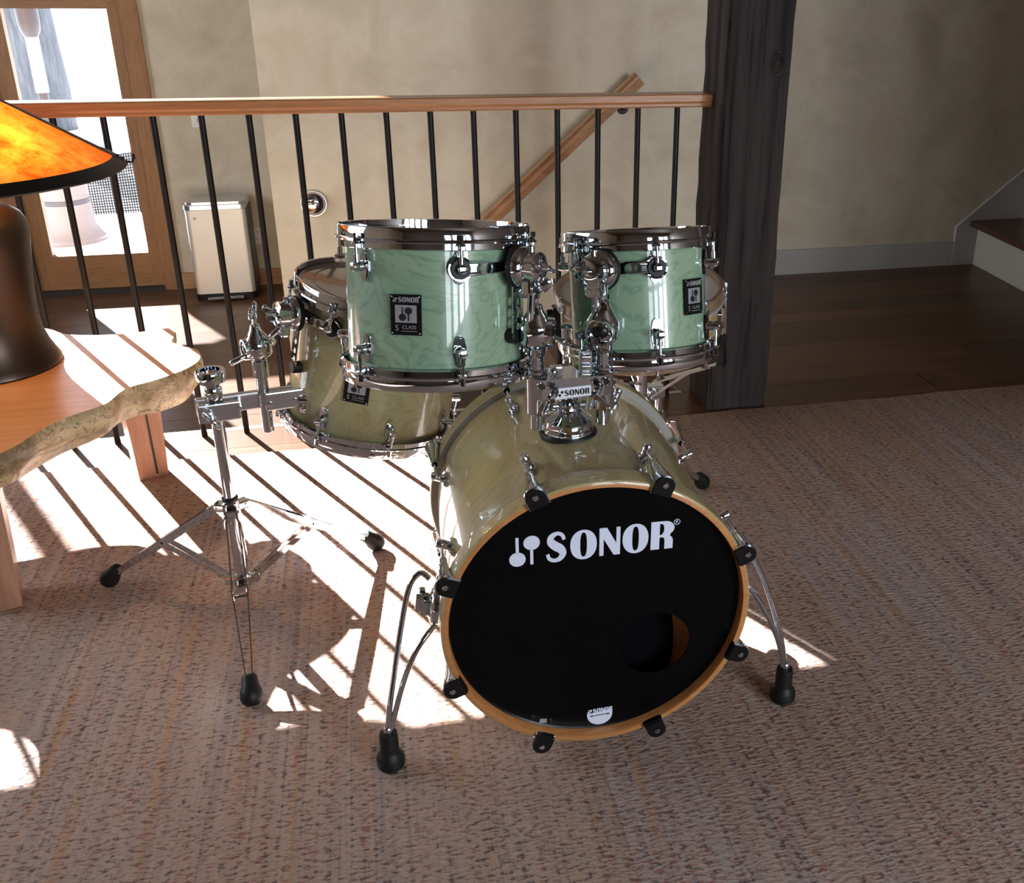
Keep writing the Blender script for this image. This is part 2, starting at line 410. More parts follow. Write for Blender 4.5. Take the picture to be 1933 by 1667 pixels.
G_R = [[(0, 0), (.265, 0), (.265, .42), (.33, .44)] + [(.40, .40), (.42, .30), (.42, 0), (.675, 0), (.675, .30), (.65, .40), (.575, .47)] + arc(.42, .755, .29, .255, -50, 90, 10)[0:] + [(0, 1.01)],
       [(.265, .51), (.33, .53), (.385, .62), (.40, .74), (.385, .86), (.33, .92), (.265, .92)]]
def place(loops, x, y, s, sx=1.): return [[(x+px*s*sx, y+py*s) for px, py in lp] for lp in loops]
def sonor(x, y, h, sx=1.):
    out = []; cur = x
    for g, adv in ((G_S, .80), (G_O, .905), (G_N, .745), (G_O, .90), (G_R, .8)):
        out.append(place(g, cur, y, h, sx)); cur += adv*h*sx
    return out
def mallets(x, y, s):
    """ball-and-stick pair, height s"""
    r = .27*s
    return [[ell(x+r, y+r*.95, r, r*.95, 24), ], [ell(x+.72*s+r*.0, y+s*.73, r, r*.95, 24)],
            [[(x+r-.045*s, y+.4*s), (x+r+.045*s, y+.4*s), (x+r+.045*s, y+1.0*s), (x+r-.045*s, y+1.0*s)]],
            [[(x+.72*s-.045*s, y), (x+.72*s+.045*s, y), (x+.72*s+.045*s, y+.6*s), (x+.72*s-.045*s, y+.6*s)]]]
def letters(name, glyphs, depth, m, parent, T):
    vs = B(); objs = []
    for g in glyphs:
        o = filled('g', g, depth, m); me = o.data
        vs.add([v.co[:] for v in me.vertices], [list(p.vertices) for p in me.polygons], None, 0, False)
        bpy.data.objects.remove(o); bpy.data.meshes.remove(me)
    return vs.build(name, m, parent, T)

# ================================================================== setting
YD, ZL = 6.04, -.393  # inner face of the door wall, level of the lower landing
YW = 4.33             # face of the stair wall
CEIL = 3.2
def struct(b, name, m, parent=None):
    o = b.build(name, m, parent)
    if parent is None: o['kind'] = 'structure'
    return o
def slab(b, x0, x1, y0, y1, z0, z1, mi=0): return b.box(((x0+x1)/2, (y0+y1)/2, (z0+z1)/2), (x1-x0, y1-y0, z1-z0), mi=mi)

fl = B(); slab(fl, -3.7, 3.7, -2.7, 2.985, -.6, -.012); slab(fl, -3.7, 1.0, 2.985, YD+.1, -.6, ZL-.012); slab(fl, 1.0, 3.7, 2.985, YW+.1, -.6, -.012)
floor = struct(fl, 'floor', 'subfloor')
def planks(x0, x1, y0, y1, z=0.):
    rng = random.Random(int(x0*100)); y = y0; pw = .127
    while y < y1-.01:
        x = x0-rng.random()*1.2; yw = min(pw, y1-y)
        while x < x1:
            L = rng.uniform(1.1, 1.9); a, b_ = max(x, x0), min(x+L, x1)
            if b_-a > .03:
                q = B(); q.box((0, 0, 0), (b_-a-.0016, yw-.0016, .012)); o = q.build('plank', 'plank', floor); o.location = ((a+b_)/2, y+yw/2, z-.006+rng.uniform(-.0004, .0003))
            x += L
        y += pw
planks(-2.0, 1.9, 2.72, 2.985); planks(-2.5, -.30, 3.9, YD, ZL); planks(-1.9, .72, 2.99, 3.9, ZL); planks(1.9, 3.6, 2.72, 2.985); planks(1.0, 3.6, 2.985, YW)
q = B(); slab(q, -3.6, 1.0, 2.985, 2.998, ZL, -.03); slab(q, -3.6, 1.0, 2.985, 3.006, -.03, -.001); struct(q, 'trim_2', 'riser')
q = B(); slab(q, .74, 1.0, 3.0, YW-.002, ZL, -.225); slab(q, .715, 1.0, 3.0, YW-.002, -.225, -.197); slab(q, .985, 1.0, 3.0, YW-.002, -.197, -.002); struct(q, 'trim_3', 'tread')
# walls
wb = B(); slab(wb, -.405, 3.7, YW, YW+.12, -.6, CEIL); slab(wb, -.405, -.30, YW+.12, YD+.08, -.6, CEIL); struct(wb, 'wall_back', 'plaster')
WX0, WX1, WZ0, WZ1 = -3.35, -1.60, 1.21, 3.06
wd = B()
slab(wd, -3.7, -2.0, YD, YD+.08, -.6, WZ0); slab(wd, -1.135, -.405, YD, YD+.08, -.6, WZ0); slab(wd, -2.0, -1.135, YD, YD+.08, -.6, ZL)
slab(wd, -3.7, WX0, YD, YD+.08, WZ0, WZ1); slab(wd, WX1, -.405, YD, YD+.08, WZ0, WZ1); slab(wd, -3.7, -.405, YD, YD+.08, WZ1, CEIL)
struct(wd, 'wall_door_side', 'plaster')
wl = B()
slab(wl, -3.7, -3.6, -2.7, 1.9, -.6, CEIL); slab(wl, -3.7, -3.6, 4.1, YD+.08, -.6, CEIL); slab(wl, -3.7, -3.6, 1.9, 4.1, -.6, .85); slab(wl, -3.7, -3.6, 1.9, 4.1, 2.35, CEIL)
struct(wl, 'wall_left', 'plaster')
wr = B(); slab(wr, 3.6, 3.7, -2.7, YW+.1, -.6, CEIL); struct(wr, 'wall_right', 'panelling')
wp = B(); slab(wp, 2.2, 3.6, 2.0, 2.1, -.012, CEIL); struct(wp, 'wall_shade_block', 'panelling')  # added unseen wall, keeps window light off the right alcove
wf = B(); xs = [-3.7, .63, 1.17, 1.33, 1.87, 2.03, 2.57, 2.73, 3.27, 3.7]
for i in range(0, 9, 2): slab(wf, xs[i], xs[i+1], -2.6, -2.5, -.6, CEIL)
slab(wf, .63, 3.27, -2.6, -2.5, -.6, .7); slab(wf, .63, 3.27, -2.6, -2.5, 2.2, CEIL); struct(wf, 'wall_front', 'panelling')
ce = B(); slab(ce, -3.7, 3.7, -2.7, YD+.1, CEIL, CEIL+.1); struct(ce, 'ceiling', 'ceiling')
# high window over the door, window in the left wall, windows behind
def window(n, bars, glassbox):
    q = B()
    for bx in bars: slab(q, *bx)
    o = struct(q, 'window_%d' % n, 'pine'); g = B(); slab(g, *glassbox); g.build('pane', 'pane', o); return o
y0, y1 = YD+.02, YD+.06
window(1, [(WX0, WX1, y0, y1, WZ1-.025, WZ1), (WX0, WX1, y0, y1, WZ0, WZ0+.02), (WX0, WX0+.025, y0, y1, WZ0+.02, WZ1-.025), (WX1-.02, WX1, y0, y1, WZ0+.02, WZ1-.025), (-2.90, -2.83, y0, y1, WZ0+.02, WZ1-.025)], (WX0+.025, WX1-.02, YD+.038, YD+.042, WZ0+.02, WZ1-.025))
window(2, [(-3.67, -3.63, 1.9, 1.95, .85, 2.35), (-3.67, -3.63, 4.05, 4.1, .85, 2.35), (-3.67, -3.63, 2.97, 3.03, .85, 2.35), (-3.67, -3.63, 1.95, 4.05, .85, .9), (-3.67, -3.63, 1.95, 4.05, 2.3, 2.35)], (-3.652, -3.648, 1.95, 4.05, .9, 2.3))
for k, wx in enumerate((.63, 1.33, 2.03, 2.73)):
    window(3+k, [(wx, wx+.04, -2.57, -2.53, .7, 2.2), (wx+.50, wx+.54, -2.57, -2.53, .7, 2.2), (wx+.04, wx+.5, -2.57, -2.53, .7, .74), (wx+.04, wx+.5, -2.57, -2.53, 2.16, 2.2), (wx+.04, wx+.5, -2.57, -2.53, 1.43, 1.46)], (wx+.04, wx+.5, -2.552, -2.548, .74, 2.16))
# glazed door
d = B(); slab(d, -1.228, -1.135, YD-.025, YD+.08, ZL, 1.21); slab(d, -2.0, -1.905, YD-.025, YD+.08, ZL, 1.21); slab(d, -1.905, -1.228, YD, YD+.08, 1.196, 1.21)
door = struct(d, 'door_1', 'pine')
q = B(); slab(q, -1.292, -1.230, YD+.006, YD+.06, ZL+.025, 1.195); q.build('stile', 'pine', door)
q = B(); slab(q, -1.903, -1.804, YD+.006, YD+.06, ZL+.025, 1.195); q.build('stile', 'pine', door)
q = B(); slab(q, -1.804, -1.292, YD+.006, YD+.06, ZL+.025, -.170); q.build('bottom_rail', 'pine_x', door)
q = B(); slab(q, -1.804, -1.292, YD+.006, YD+.06, 1.157, 1.195); q.build('top_rail', 'pine_x', door)
q = B(); slab(q, -1.804, -1.292, YD+.032, YD+.037, -.170, 1.157); q.build('pane', 'pane', door)
q = B(); slab(q, -1.905, -1.228, YD-.04, YD+.08, ZL-.01, ZL+.024); q.build('threshold', 'dark', door)
q = B(); slab(q, -1.135, -.405, YD-.02, YD, ZL, ZL+.095); struct(q, 'baseboard_door_side', 'pinebase')
q = B(); slab(q, 1.06, 2.86, YW-.016, YW, 0, .122); struct(q, 'baseboard_back', 'paint')

# ================================================================== outside the door
GZ = ZL-.06
q = B(); slab(q, -40, 20, YD+.1, 70, GZ-.06, GZ); tag(q.build('floor_snow', 'snow'), kind='structure')
def tree(x, y, r, label):
    t = thing('tree', label, 'tree', loc=(x, y, GZ), group='trees outside the door'); b = B(); pts = []; rs = []
    for i in range(12): pts.append((.05*math.sin(i*.9), .04*math.cos(i*1.3), i*.5)); rs.append(r*(1.25 if i == 0 else 1.05-.03*i)*(1+.05*math.sin(i*2.1)))
    b.tube(pts, rs, 18); b.build('trunk', 'bark', t)
    b = B(); b.tube([(0, 0, 3.8), (.5, .2, 4.6), (.9, .3, 5.4)], [.08, .05, .02], 8); b.tube([(0, 0, 4.2), (-.5, -.1, 5.0), (-.8, 0, 5.7)], [.08, .05, .02], 8); b.build('branch', 'bark', t)
tree(-3.70, 12.6, .19, 'broad pale tree trunk at the left edge of the door glass')
tree(-3.80, 13.8, .22, 'tree trunk standing in snow behind the patio heater')
h = thing('patio_heater', 'slim patio heater on a wide drum base outside the glass door', 'heater', loc=(-2.14, 7.70, GZ))
b = B(); b.lathe([(0, 0), (.235, 0), (.235, .03), (.20, .065), (.172, .11), (.16, .46), (.13, .56), (.05, .60), (0, .60)], None, 32); b.build('base', 'terracotta', h)
b = B(); b.lathe([(.165, .27), (.169, .275), (.168, .305), (.163, .31)], None, 32); b.build('band', 'heater', h)
b = B(); b.cyl((0, 0, .60), (0, 0, 1.03), .032); b.build('stem', 'heater', h)
b = B(); b.cyl((0, 0, 1.03), (0, 0, 1.40), .042); b.build('glass_tube', 'heater_tube', h)
b = B(); b.lathe([(.042, 1.39), (.062, 1.43), (.068, 1.48), (.072, 1.80), (.0, 1.81)], None, 20); b.build('burner', 'heater', h)
b = B(); b.lathe([(.0, 2.02), (.33, 1.92), (.34, 1.94), (0, 2.08)], None, 24); b.cyl((0, 0, 1.80), (0, 0, 2.02), .022); b.build('reflector', 'heater', h)
fn = thing('mesh_fence', 'low dark mesh fence panel in the snow beyond the door', 'fence', loc=(-2.45, 8.5, GZ))
b = B()
for i in range(36): b.strip((i*.018, i*.0024, 0), (i*.018, i*.0024, .38+i*.003), .009, .009, .008, (1, 0, 0))
for i in range(21): b.strip((0, 0, .02+i*.0195), (.64, .084, .02+i*.023), .009, .009, .010, (0, 0, 1))
o = b.build('mesh', 'mesh', fn); o['kind'] = 'stuff'
b = B(); b.cyl((.645, .085, 0), (.645, .085, .52), .022); b.build('fence_post', 'mesh', fn)
b = B(); slab(b, -4.4, -1.2, YD+1.3, YD+1.34, 1.14, 1.47); tag(b.build('sun_block_beam', 'pine_x'), kind='structure')  # added beam, out of view, cuts a band of sun off the landing

# ================================================================== timber post, railing, wall fittings
bm = bmesh.new(); bmesh.ops.create_cube(bm, size=1)
for v in bm.verts: v.co = V((1.135+v.co.x*.203, 2.917+v.co.y*.21, 1.45+v.co.z*2.9))
bmesh.ops.bevel(bm, geom=[e for e in bm.edges if abs(e.verts[0].co.z-e.verts[1].co.z) > 1], offset=.006, segments=2, affect='EDGES')
bmesh.ops.bisect_plane(bm, geom=bm.verts[:]+bm.edges[:]+bm.faces[:], plane_co=(0, 0, .5), plane_no=(0, 0, 1))
for z in [i*.07+.02 for i in range(40)]: bmesh.ops.bisect_plane(bm, geom=bm.verts[:]+bm.edges[:]+bm.faces[:], plane_co=(0, 0, z), plane_no=(0, 0, 1))
rng = random.Random(3)
for v in bm.verts: v.co.x += rng.uniform(-.0022, .0022)+(.003*math.sin(v.co.z*5+v.co.y*9)); v.co.y += rng.uniform(-.002, .002)
me = bpy.data.meshes.new('timber_post'); bm.to_mesh(me); bm.free(); me.materials.append(MT['timber'])
post = bpy.data.objects.new('timber_post', me); COL.objects.link(post); tag(post, 'dark weathered square timber post at the right end of the railing', 'post')
b = B()
for q_ in (.020, .014, .008): b.lathe([(q_-.003, .003), (q_, .0045), (q_+.002, .002), (q_+.003, -.002)], None, 24)
b.lathe([(0, .003), (.005, .002), (.006, -.002)], None, 20)
o = b.build('knot', 'timber', post); o.matrix_local = mtx((1.188, 2.811, 1.10), (0, -1, 0)) @ M.Diagonal((1.1, 1.7, 1, 1))

RX0, SP, YR, ZB = -.811, .12459, 2.954, .9666
rl = thing('stair_railing', 'oak topped railing with black iron balusters in front of the stairwell', 'railing', loc=(0, YR, 0))
prof = [(-.030, 0), (.030, 0), (.034, .004), (.034, .011), (.040, .018), (.040, .036), (.037, .039), (-.037, .039), (-.040, .036), (-.040, .018), (-.034, .011), (-.034, .004)]
b = B(); b.prism([(y, z) for y, z in prof], -1.9, 1.0315, M(((0, 0, 1, 0), (1, 0, 0, 0), (0, 1, 0, ZB), (0, 0, 0, 1)))); b.build('handrail', 'oak', rl)
bb = B(); bb.cyl((0, 0, 0), (0, 0, ZB+.002), .0088, seg=14)
bal = bb.build('baluster', 'iron', rl); first = True
for i in range(-7, 15):
    o = bal if first else bal.copy()
    if not first: COL.objects.link(o)
    first = False; o.location = (RX0+SP*i, 0, 0)
# wall handrail of the stairs
hr = thing('wall_handrail', 'sloping oak handrail fixed to the plaster stair wall', 'handrail', loc=(1.165, 4.25, .935))
dr = V((-1, 0, -.885)).normalized(); T = mtx((0, 0, 0), dr, (0, 1, 0))
b = B(); b.prism([(-.030, -.020), (.0, -.024), (.006, -.016), (.014, -.016), (.03, -.022), (.03, .022), (.014, .016), (.006, .016), (0, .024), (-.03, .02)], 0, 1.03, T); b.build('rail', 'oak_h', hr)
for t in (.07, .93):
    p = dr*t; b = B(); b.tube([p+V((0, 0, -.03)), p+V((0, 0, -.065)), p+V((0, .03, -.085)), p+V((0, .078, -.085))], .007, 10); b.cyl(p+V((0, .066, -.085)), p+V((0, .079, -.085)), .026, seg=20, bev=.004); b.build('bracket', 'iron', hr)
# round chrome fitting
dl = thing('dome_light', 'round chrome dome fitting on the stair wall behind the balusters', 'light fitting', T=mtx((-.241, YW, .431), (0, -1, 0)))
b = B(); b.lathe([(0, .034), (.02, .032), (.038, .024), (.050, .010), (.053, 0)], None, 32); b.build('dome', 'chrome', dl)
b = B(); b.lathe([(.052, 0), (.057, 0), (.058, .006), (.055, .010), (.050, .010)], None, 32); b.build('rim', 'chrome_r', dl)
# switch, outlet
def plate(name, label, cat, x, z, w_, h_):
    t = thing(name, label, cat, T=mtx((x, YD, z), (0, -1, 0)) @ M.Diagonal((1.3, 1.3, 1.3, 1)))
    b = B(); b.box((0, 0, .002), (w_, h_, .004), bev=.0015); b.build('plate', 'white', t); return t
sw_ = plate('light_switch', 'white light switch plate on plaster just under the rail', 'switch', -.925, .575, .036, .06)
b = B(); b.box((0, 0, .006), (.010, .018, .006), bev=.001); b.build('toggle', 'white', sw_)
ot = plate('wall_outlet', 'white electrical outlet on the wall right of the bin', 'outlet', -.672, -.097, .052, .076)
for s_ in (-1, 1):
    b = B(); b.box((0, s_*.018, .0045), (.026, .024, .002), bev=.001); o = b.build('socket', 'white', ot)
    b = B(); b.box((-.005, s_*.018+.003, .0058), (.0025, .008, .001)); b.box((.005, s_*.018+.003, .0058), (.0025, .008, .001)); b.sphere((0, s_*.018-.006, .0055), .002, 8); b.build('slot', 'dark', o)
# pedal bin
bn = thing('pedal_bin', 'slim brushed steel pedal bin with grey lid beside the glass door', 'bin', T=M.Translation((-.852, 5.876, ZL)) @ M.Diagonal((1.3, 1.3, 1.3, 1)))
def rrect(hx, hy, r, n=5): return [p for cx, cy, a in ((hx-r, hy-r, 0), (-hx+r, hy-r, 90), (-hx+r, -hy+r, 180), (hx-r, -hy+r, 270)) for p in arc(cx, cy, r, r, a, a+90, n)]
b = B(); b.prism(rrect(.124, .098, .02), .028, .400, smooth=False); b.build('body', 'steel', bn)
b = B(); b.prism(rrect(.127, .100, .022), .0, .030); b.build('base', 'black', bn)
b = B(); b.prism(rrect(.128, .102, .03), .402, .420); b.prism(rrect(.120, .094, .03), .420, .432); b.build('lid', 'chrome_r', bn)
b = B(); b.box((0, -.108, .016), (.15, .05, .012), bev=.004); b.build('pedal', 'chrome', bn)
b = B(); b.box((.1275, 0, .215), (.004, .15, .37)); b.build('side_panel', 'black', bn)
b = B(); b.box((-.085, -.0985, .365), (.01, .002, .01)); b.build('badge', 'silver', bn)
# stair at the right
st = thing('staircase', 'dark wood stair with cream riser climbing out at the right edge', 'stairs', loc=(2.965, YW, 0))
b = B(); b.prism([(.02, -.002), (-.025, -.52), (-.10, -1.3), (.63, -1.3), (.63, -.002)], 0, .20); b.build('riser', 'riser', st)
b = B(); b.prism([(-.03, -.002), (-.075, -.52), (-.15, -1.32), (.63, -1.32), (.63, -.002)], .20, .228); b.build('tread', 'tread', st)
b = B(); b.prism([(.27, -.002), (.25, -.52), (.2, -1.3), (.63, -1.3), (.63, -.002)], .228, .43); b.build('riser', 'riser', st)
b = B(); b.prism([(-.105, 0), (-.105, .2), (.63, .80), (.63, 0)], 0.002, .018, M(((1, 0, 0, 0), (0, 0, -1, 0), (0, 1, 0, 0), (0, 0, 0, 1)))); b.build('skirt_board', 'paint', st)

# ================================================================== rug
RZ = .012; YC = 2.784
bm = bmesh.new(); nx = 90
def edge(x): return YC+.004*math.sin(x*7)+.003*math.sin(x*17+1)+.002*math.sin(x*41)
top = []; rows = [(-1.6, 0), (.5, 0), (2.0, 0), (-.012, 1), (-.002, 1)]
vs = []; fs = []
for r, (yy, rel) in enumerate(rows):
    for i in range(nx+1):
        x = -2.3+5.6*i/nx; y = edge(x)+yy if rel else yy
        z = RZ if r < 4 else RZ-.005
        vs.append((x, y, z))
for i in range(nx+1): x = -2.3+5.6*i/nx; vs.append((x, edge(x), .0005))
for r in range(5):
    for i in range(nx): a = r*(nx+1)+i; fs.append((a, a+1, a+nx+2, a+nx+1))
rug = B().add(vs, fs).build('rug', 'rug'); tag(rug, 'large brown and mauve flecked woven rug under the drum kit', 'rug')

# ================================================================== drums
def axes(o, x, y, z): return M(((x.x, y.x, z.x, o[0]), (x.y, y.y, z.y, o[1]), (x.z, y.z, z.z, o[2]), (0, 0, 0, 1)))
def drum_matrix(top, n, H):
    n = V(n).normalized(); o = V(top)-n*H; d = V((top[0], top[1], 0)).normalized()
    y = (d-n*d.dot(n)).normalized(); return axes(o, y.cross(n), y, n)
def around(R, phi, z, flip=False):
    """frame on the shell: x tangential, y outward, z along the drum (or against it)"""
    p = rad(phi); r = V((math.sin(p), -math.cos(p), 0)); k = V((0, 0, -1 if flip else 1)); t = r.cross(k)
    return axes(r*R+V((0, 0, z)), t, r, k)
def lug_meshes(rod_len, out=.020, barrel=.0085, plate=.026):
    b = B(); pl = [(.0078*math.cos(t)*(1 if abs(math.sin(t)) > .5 else 1.0), plate*math.sin(t)) for t in [2*PI*i/24 for i in range(24)]]
    pl = arc(0, plate-.008, .008, .008, 0, 180, 8)+[(-.0105, .008), (-.0105, -.008)]+arc(0, -plate+.008, .008, .008, 180, 360, 8)+[(.0105, -.008), (.0105, .008)]
    T = M(((1, 0, 0, 0), (0, 0, -1, 0), (0, 1, 0, 0), (0, 0, 0, 1)))
    b.prism(pl, -.005, .002, T); b.prism([(x*.75, z*.88) for x, z in pl], -.0065, -.0045, T)
    b.lathe([(barrel*1.2, 0), (barrel*1.15, .006), (barrel*.95, .009), (barrel, out-.004), (barrel, out+.005), (barrel*.8, out+.009), (0, out+.0105)], mtx((0, 0, 0), (0, 1, 0)), 18)
    r = B(); r.cyl((0, out, 0), (0, out, rod_len*.55), .0045, seg=12, bev=.0008); r.cyl((0, out, rod_len*.5), (0, out, rod_len), .0028, seg=10)
    r.cyl((0, out, rod_len), (0, out, rod_len+.004), .0075, .006, seg=14, bev=.001); r.cyl((0, out, rod_len+.004), (0, out, rod_len+.018), .0042, seg=6, bev=.0008)
    return b, r
def put(b, name, m, parent, T): return b.build(name, m, parent, T)
def hoop_profile(R, H, d):   # d=+1 top rim, -1 bottom rim
    return [(R-.005, H), (R-.001, H+.0006*d), (R+.0005, H-.002*d), (R, H-.018*d), (R+.004, H-.020*d), (R+.0045, H-.0225*d), (R+.001, H-.0245*d), (R+.0015, H-.034*d), (R-.003, H-.036*d), (R-.006, H-.030*d), (R-.006, H-.012*d)]
def badge(parent, R, phi, z, s=1.):
    """black maker's plate with four pins"""
    w_, h_ = .052*s, .066*s
    T = around(R+.001, phi, z) @ M.Rotation(PI/2, 4, 'X')       # plane x right?, y up, z outward
    T = around(R, phi, z); p = rad(phi); r = V((math.sin(p), -math.cos(p), 0)); t = V((0, 0, 1)).cross(r)
    T = axes(r*(R+.0035)+V((0, 0, z)), t, V((0, 0, 1)), r)
    b = B(); b.box((0, 0, 0), (w_, h_, .0025), bev=.0008); o = b.build('badge', 'black', parent, T); tag(o, label='black maker plate with silver lettering')
    k = s
    gs = [[place_t] for place_t in []]
    letters('lettering', mallets(-.0215*k, .0205*k, .0075*k)+sonor(-.0125*k, .0205*k, .0085*k), .0006, 'silver', o, M.Translation((0, 0, .0016)))
    filled('square', [[(-.018*k, -.0125*k), (.018*k, -.0125*k), (.018*k, .016*k), (-.018*k, .016*k)]], .0005, 'silver', o, M.Translation((0, 0, .0015)))
    letters('emblem', mallets(-.0115*k, -.0095*k, .0225*k), .0006, 'print_b', o, M.Translation((0, 0, .0022)))
    text('model_lettering', 'S', .0135*k, 'silver', o, M.Translation((-.0155*k, -.0215*k, .0016)))
    text('model_lettering', 'CLASS', .0085*k, 'silver', o, M.Translation((.005*k, -.0200*k, .0016)))
    b = B(); b.box((.005*k, -.0262*k, .0015), (.026*k, .0009, .0004)); b.build('small_print', 'silver', o)
    b = B()
    for i in (-1, 1):
        for j in (-1, 1): b.sphere((i*.0228*k, j*.0295*k, .0012), .0016*k, 8)
    b.build('pin', 'chrome', o)
    return o
def bent(parent, name, loops, R, phi0, z0, thick, m):
    """flat outline (arc length, height) bent round the shell"""
    def fn(co):
        p = rad(phi0)+co.x/R; rr = R+co.z; return V((math.sin(p)*rr, -math.cos(p)*rr, z0+co.y))
    return filled(name, loops, thick, m, parent, None, fn)
def wing(b, c, axis, across, s=1., mi=0):
    """wing nut: hub and two rounded ears"""
    c, ax, ac = V(c), V(axis).normalized(), V(across).normalized(); n = ax.cross(ac)
    b.cyl(c-ax*.006*s, c+ax*.010*s, .0055*s, .0045*s, seg=12, mi=mi, bev=.001)
    for sg in (-1, 1):
        T = axes(c+ac*sg*.011*s+ax*.006*s, ac, ax, ac.cross(ax)); b.sphere((0, 0, 0), .0095*s, 12, mi, T, (1, .95, .32))
def tom(name, label, top, n, R, H, mat_, lugs, bdg, clamp, lug_pair, head='head_white', under='head_white', bscale=1.):
    T = drum_matrix(top, n, H); t = thing(name, label, 'drum', T=T, group='rack toms on the mount' if name == 'rack_tom' else None)
    rs = R-.0125
    b = B(); b.lathe([(rs, .016), (rs, H-.016), (rs-.006, H-.012), (rs-.006, .012)], None, 72, close=True); b.build('shell', mat_, t)
    b = B(); b.lathe(hoop_profile(R, H, 1), None, 72, close=True); b.build('top_hoop', 'chrome', t)
    b = B(); b.lathe(hoop_profile(R, 0, -1), None, 72, close=True); b.build('bottom_hoop', 'chrome', t)
    b = B(); b.lathe([(0, H-.011), (R-.018, H-.011), (R-.009, H-.012), (R-.006, H-.02)], None, 64); hd = b.build('top_head', head, t)
    b = B(); b.lathe([(0, .011), (R-.018, .011), (R-.009, .012), (R-.006, .02)], None, 64); b.build('bottom_head', under, t)
    zl = .064; lb, lr = lug_meshes(zl-.028)
    m1 = lb.build('lug', 'chrome', t); m2 = lr.build('tension_rod', 'chrome', m1); first = True
    for p in lugs:
        for z, fl_ in ((H-zl, False), (zl, True)):
            if first: o, q = m1, m2; first = False
            else:
                o, q = m1.copy(), m2.copy(); COL.objects.link(o); COL.objects.link(q); q.parent = o; o.parent = t
            o.matrix_local = around(rs, p, z, fl_)
    if bdg: badge(t, rs, bdg[0], bdg[1], bscale)
    # mounting bracket between two lugs
    a, c = lug_pair; mid = clamp; Rb = rs+.014; zb = H-zl
    f = Rb*PI/180
    L = [(-.022, -.0)]
    x0, x1 = (a-mid)*f, (c-mid)*f
    loop = arc(x1, 0, .020, .020, 140, -140, 12)+arc(x0, 0, .020, .020, -40, -320, 12)
    loop = [(x0+.016, .0115), (x0+.016, .0115)][:1]+arc(x0, 0, .020, .020, 40, 320, 12)+[(x0+.016, -.0115), (x1-.016, -.0115)]+arc(x1, 0, .020, .020, 220, 500, 12)+[(x1-.016, .0115)]
    holes = []
    for x in (x0+.032, x0+.049, x1-.032, x1-.049):
        if x0+.024 < x < x1-.024 and abs(x) > .028: holes.append(ell(x, 0, .0062, .0085, 12)[::-1])
    bent(t, 'mount_bracket', [loop]+holes, Rb, mid, zb, .003, 'chrome')
    for p in lug_pair:
        T2 = around(rs, p, zb); b = B(); b.cyl((0, .0, 0), (0, .011, 0), .0175, seg=24, bev=.002); b.cyl((0, .016, 0), (0, .018, 0), .0165, seg=24, bev=.001); b.build('grommet', 'rubber', t, T2)
    # vertical strip under the clamp, with rubber foot
    T3 = around(rs+.016, mid, zb); T4 = T3 @ M(((1, 0, 0, 0), (0, 0, 1, 0), (0, 1, 0, 0), (0, 0, 0, 1)))
    lp = [(-.011, .02), (-.011, -.118)]+arc(0, -.118, .011, .011, 180, 360, 8)+[(.011, .02)]
    filled('bracket_strip', [lp]+[ell(0, y, .006, .0075, 12)[::-1] for y in (-.060, -.080, -.098)], .003, 'chrome', t, T4)
    b = B(); b.cyl((0, -.016, -.118), (0, .003, -.118), .013, seg=18, bev=.002); b.build('rubber_foot', 'rubber', t, T3)
    # round clamp
    b = B(); b.lathe([(.0, .0), (.036, .0), (.037, .004), (.034, .009), (0, .009)], mtx((0, .002, 0), (0, 1, 0)), 32); b.build('clamp_pad', 'rubber', t, T3)
    b = B(); b.lathe([(.034, .009), (.034, .015), (.029, .022), (.024, .024), (.024, .034), (.0255, .035), (.0255, .044), (.020, .047), (.010, .049), (0, .049)], mtx((0, .002, 0), (0, 1, 0)), 32)
    b.box((0, .030, -.032), (.034, .018, .026), bev=.004); b.cyl((-.010, .042, -.034), (-.010, .022, -.034), .005, seg=10, bev=.001); b.cyl((.010, .042, -.034), (.010, .022, -.034), .005, seg=10, bev=.001)
    b.cyl((0, .03, .02), (0, .03, .036), .006, seg=12, bev=.002)
    cl = b.build('clamp', 'chrome', t, T3)
    b = B(); wing(b, (0, .056, .0), (0, 1, 0), (1, 0, .4), 1.1); b.cyl((0, .05, 0), (.026, .060, .006), .004, seg=10, bev=.001); b.sphere((.026, .060, .006), .0055, 10); b.build('wing_nut', 'chrome', cl)
    return t, T, T3
tomL, TL, CL3 = tom('rack_tom', 'larger green lacquered rack tom with chrome hoops, left of the mount', (.1039, 1.6921, .9244), (.049, .173, .984), .165, .2636, 'green', (13, 73, 133, 193, 253, -47), (-18.5, .125), 51, (13, 73), head='head_clear')
tomR, TR, CR3 = tom('rack_tom', 'smaller green lacquered rack tom with chrome hoops, beside the timber post', (.4655, 1.7000, .8965), (-.004, .223, .975), .1365, .2425, 'green', (15, 75, 135, 195, 255, -45), (51, .122), -24, (-45, 15), head='head_clear', bscale=.95)
ft, TF, CF3 = tom('floor_tom', 'deep olive floor tom hanging on the tripod stand beside the bass drum', (.0188, 2.073, .7137), (.2, -.007, .98), .19, .3285, 'green2', (12, 57, 102, 147, 192, 237, -78, -33), (-13, .15), -62, (-78, -33), head='head_clear')
b = B(); b.lathe([(.150, 0), (.152, 0), (.152, .0006), (.150, .0006)], None, 64, close=True); b.build('head_ring', 'hoopwood', ft, M.Translation((0, 0, .3285-.0108)))

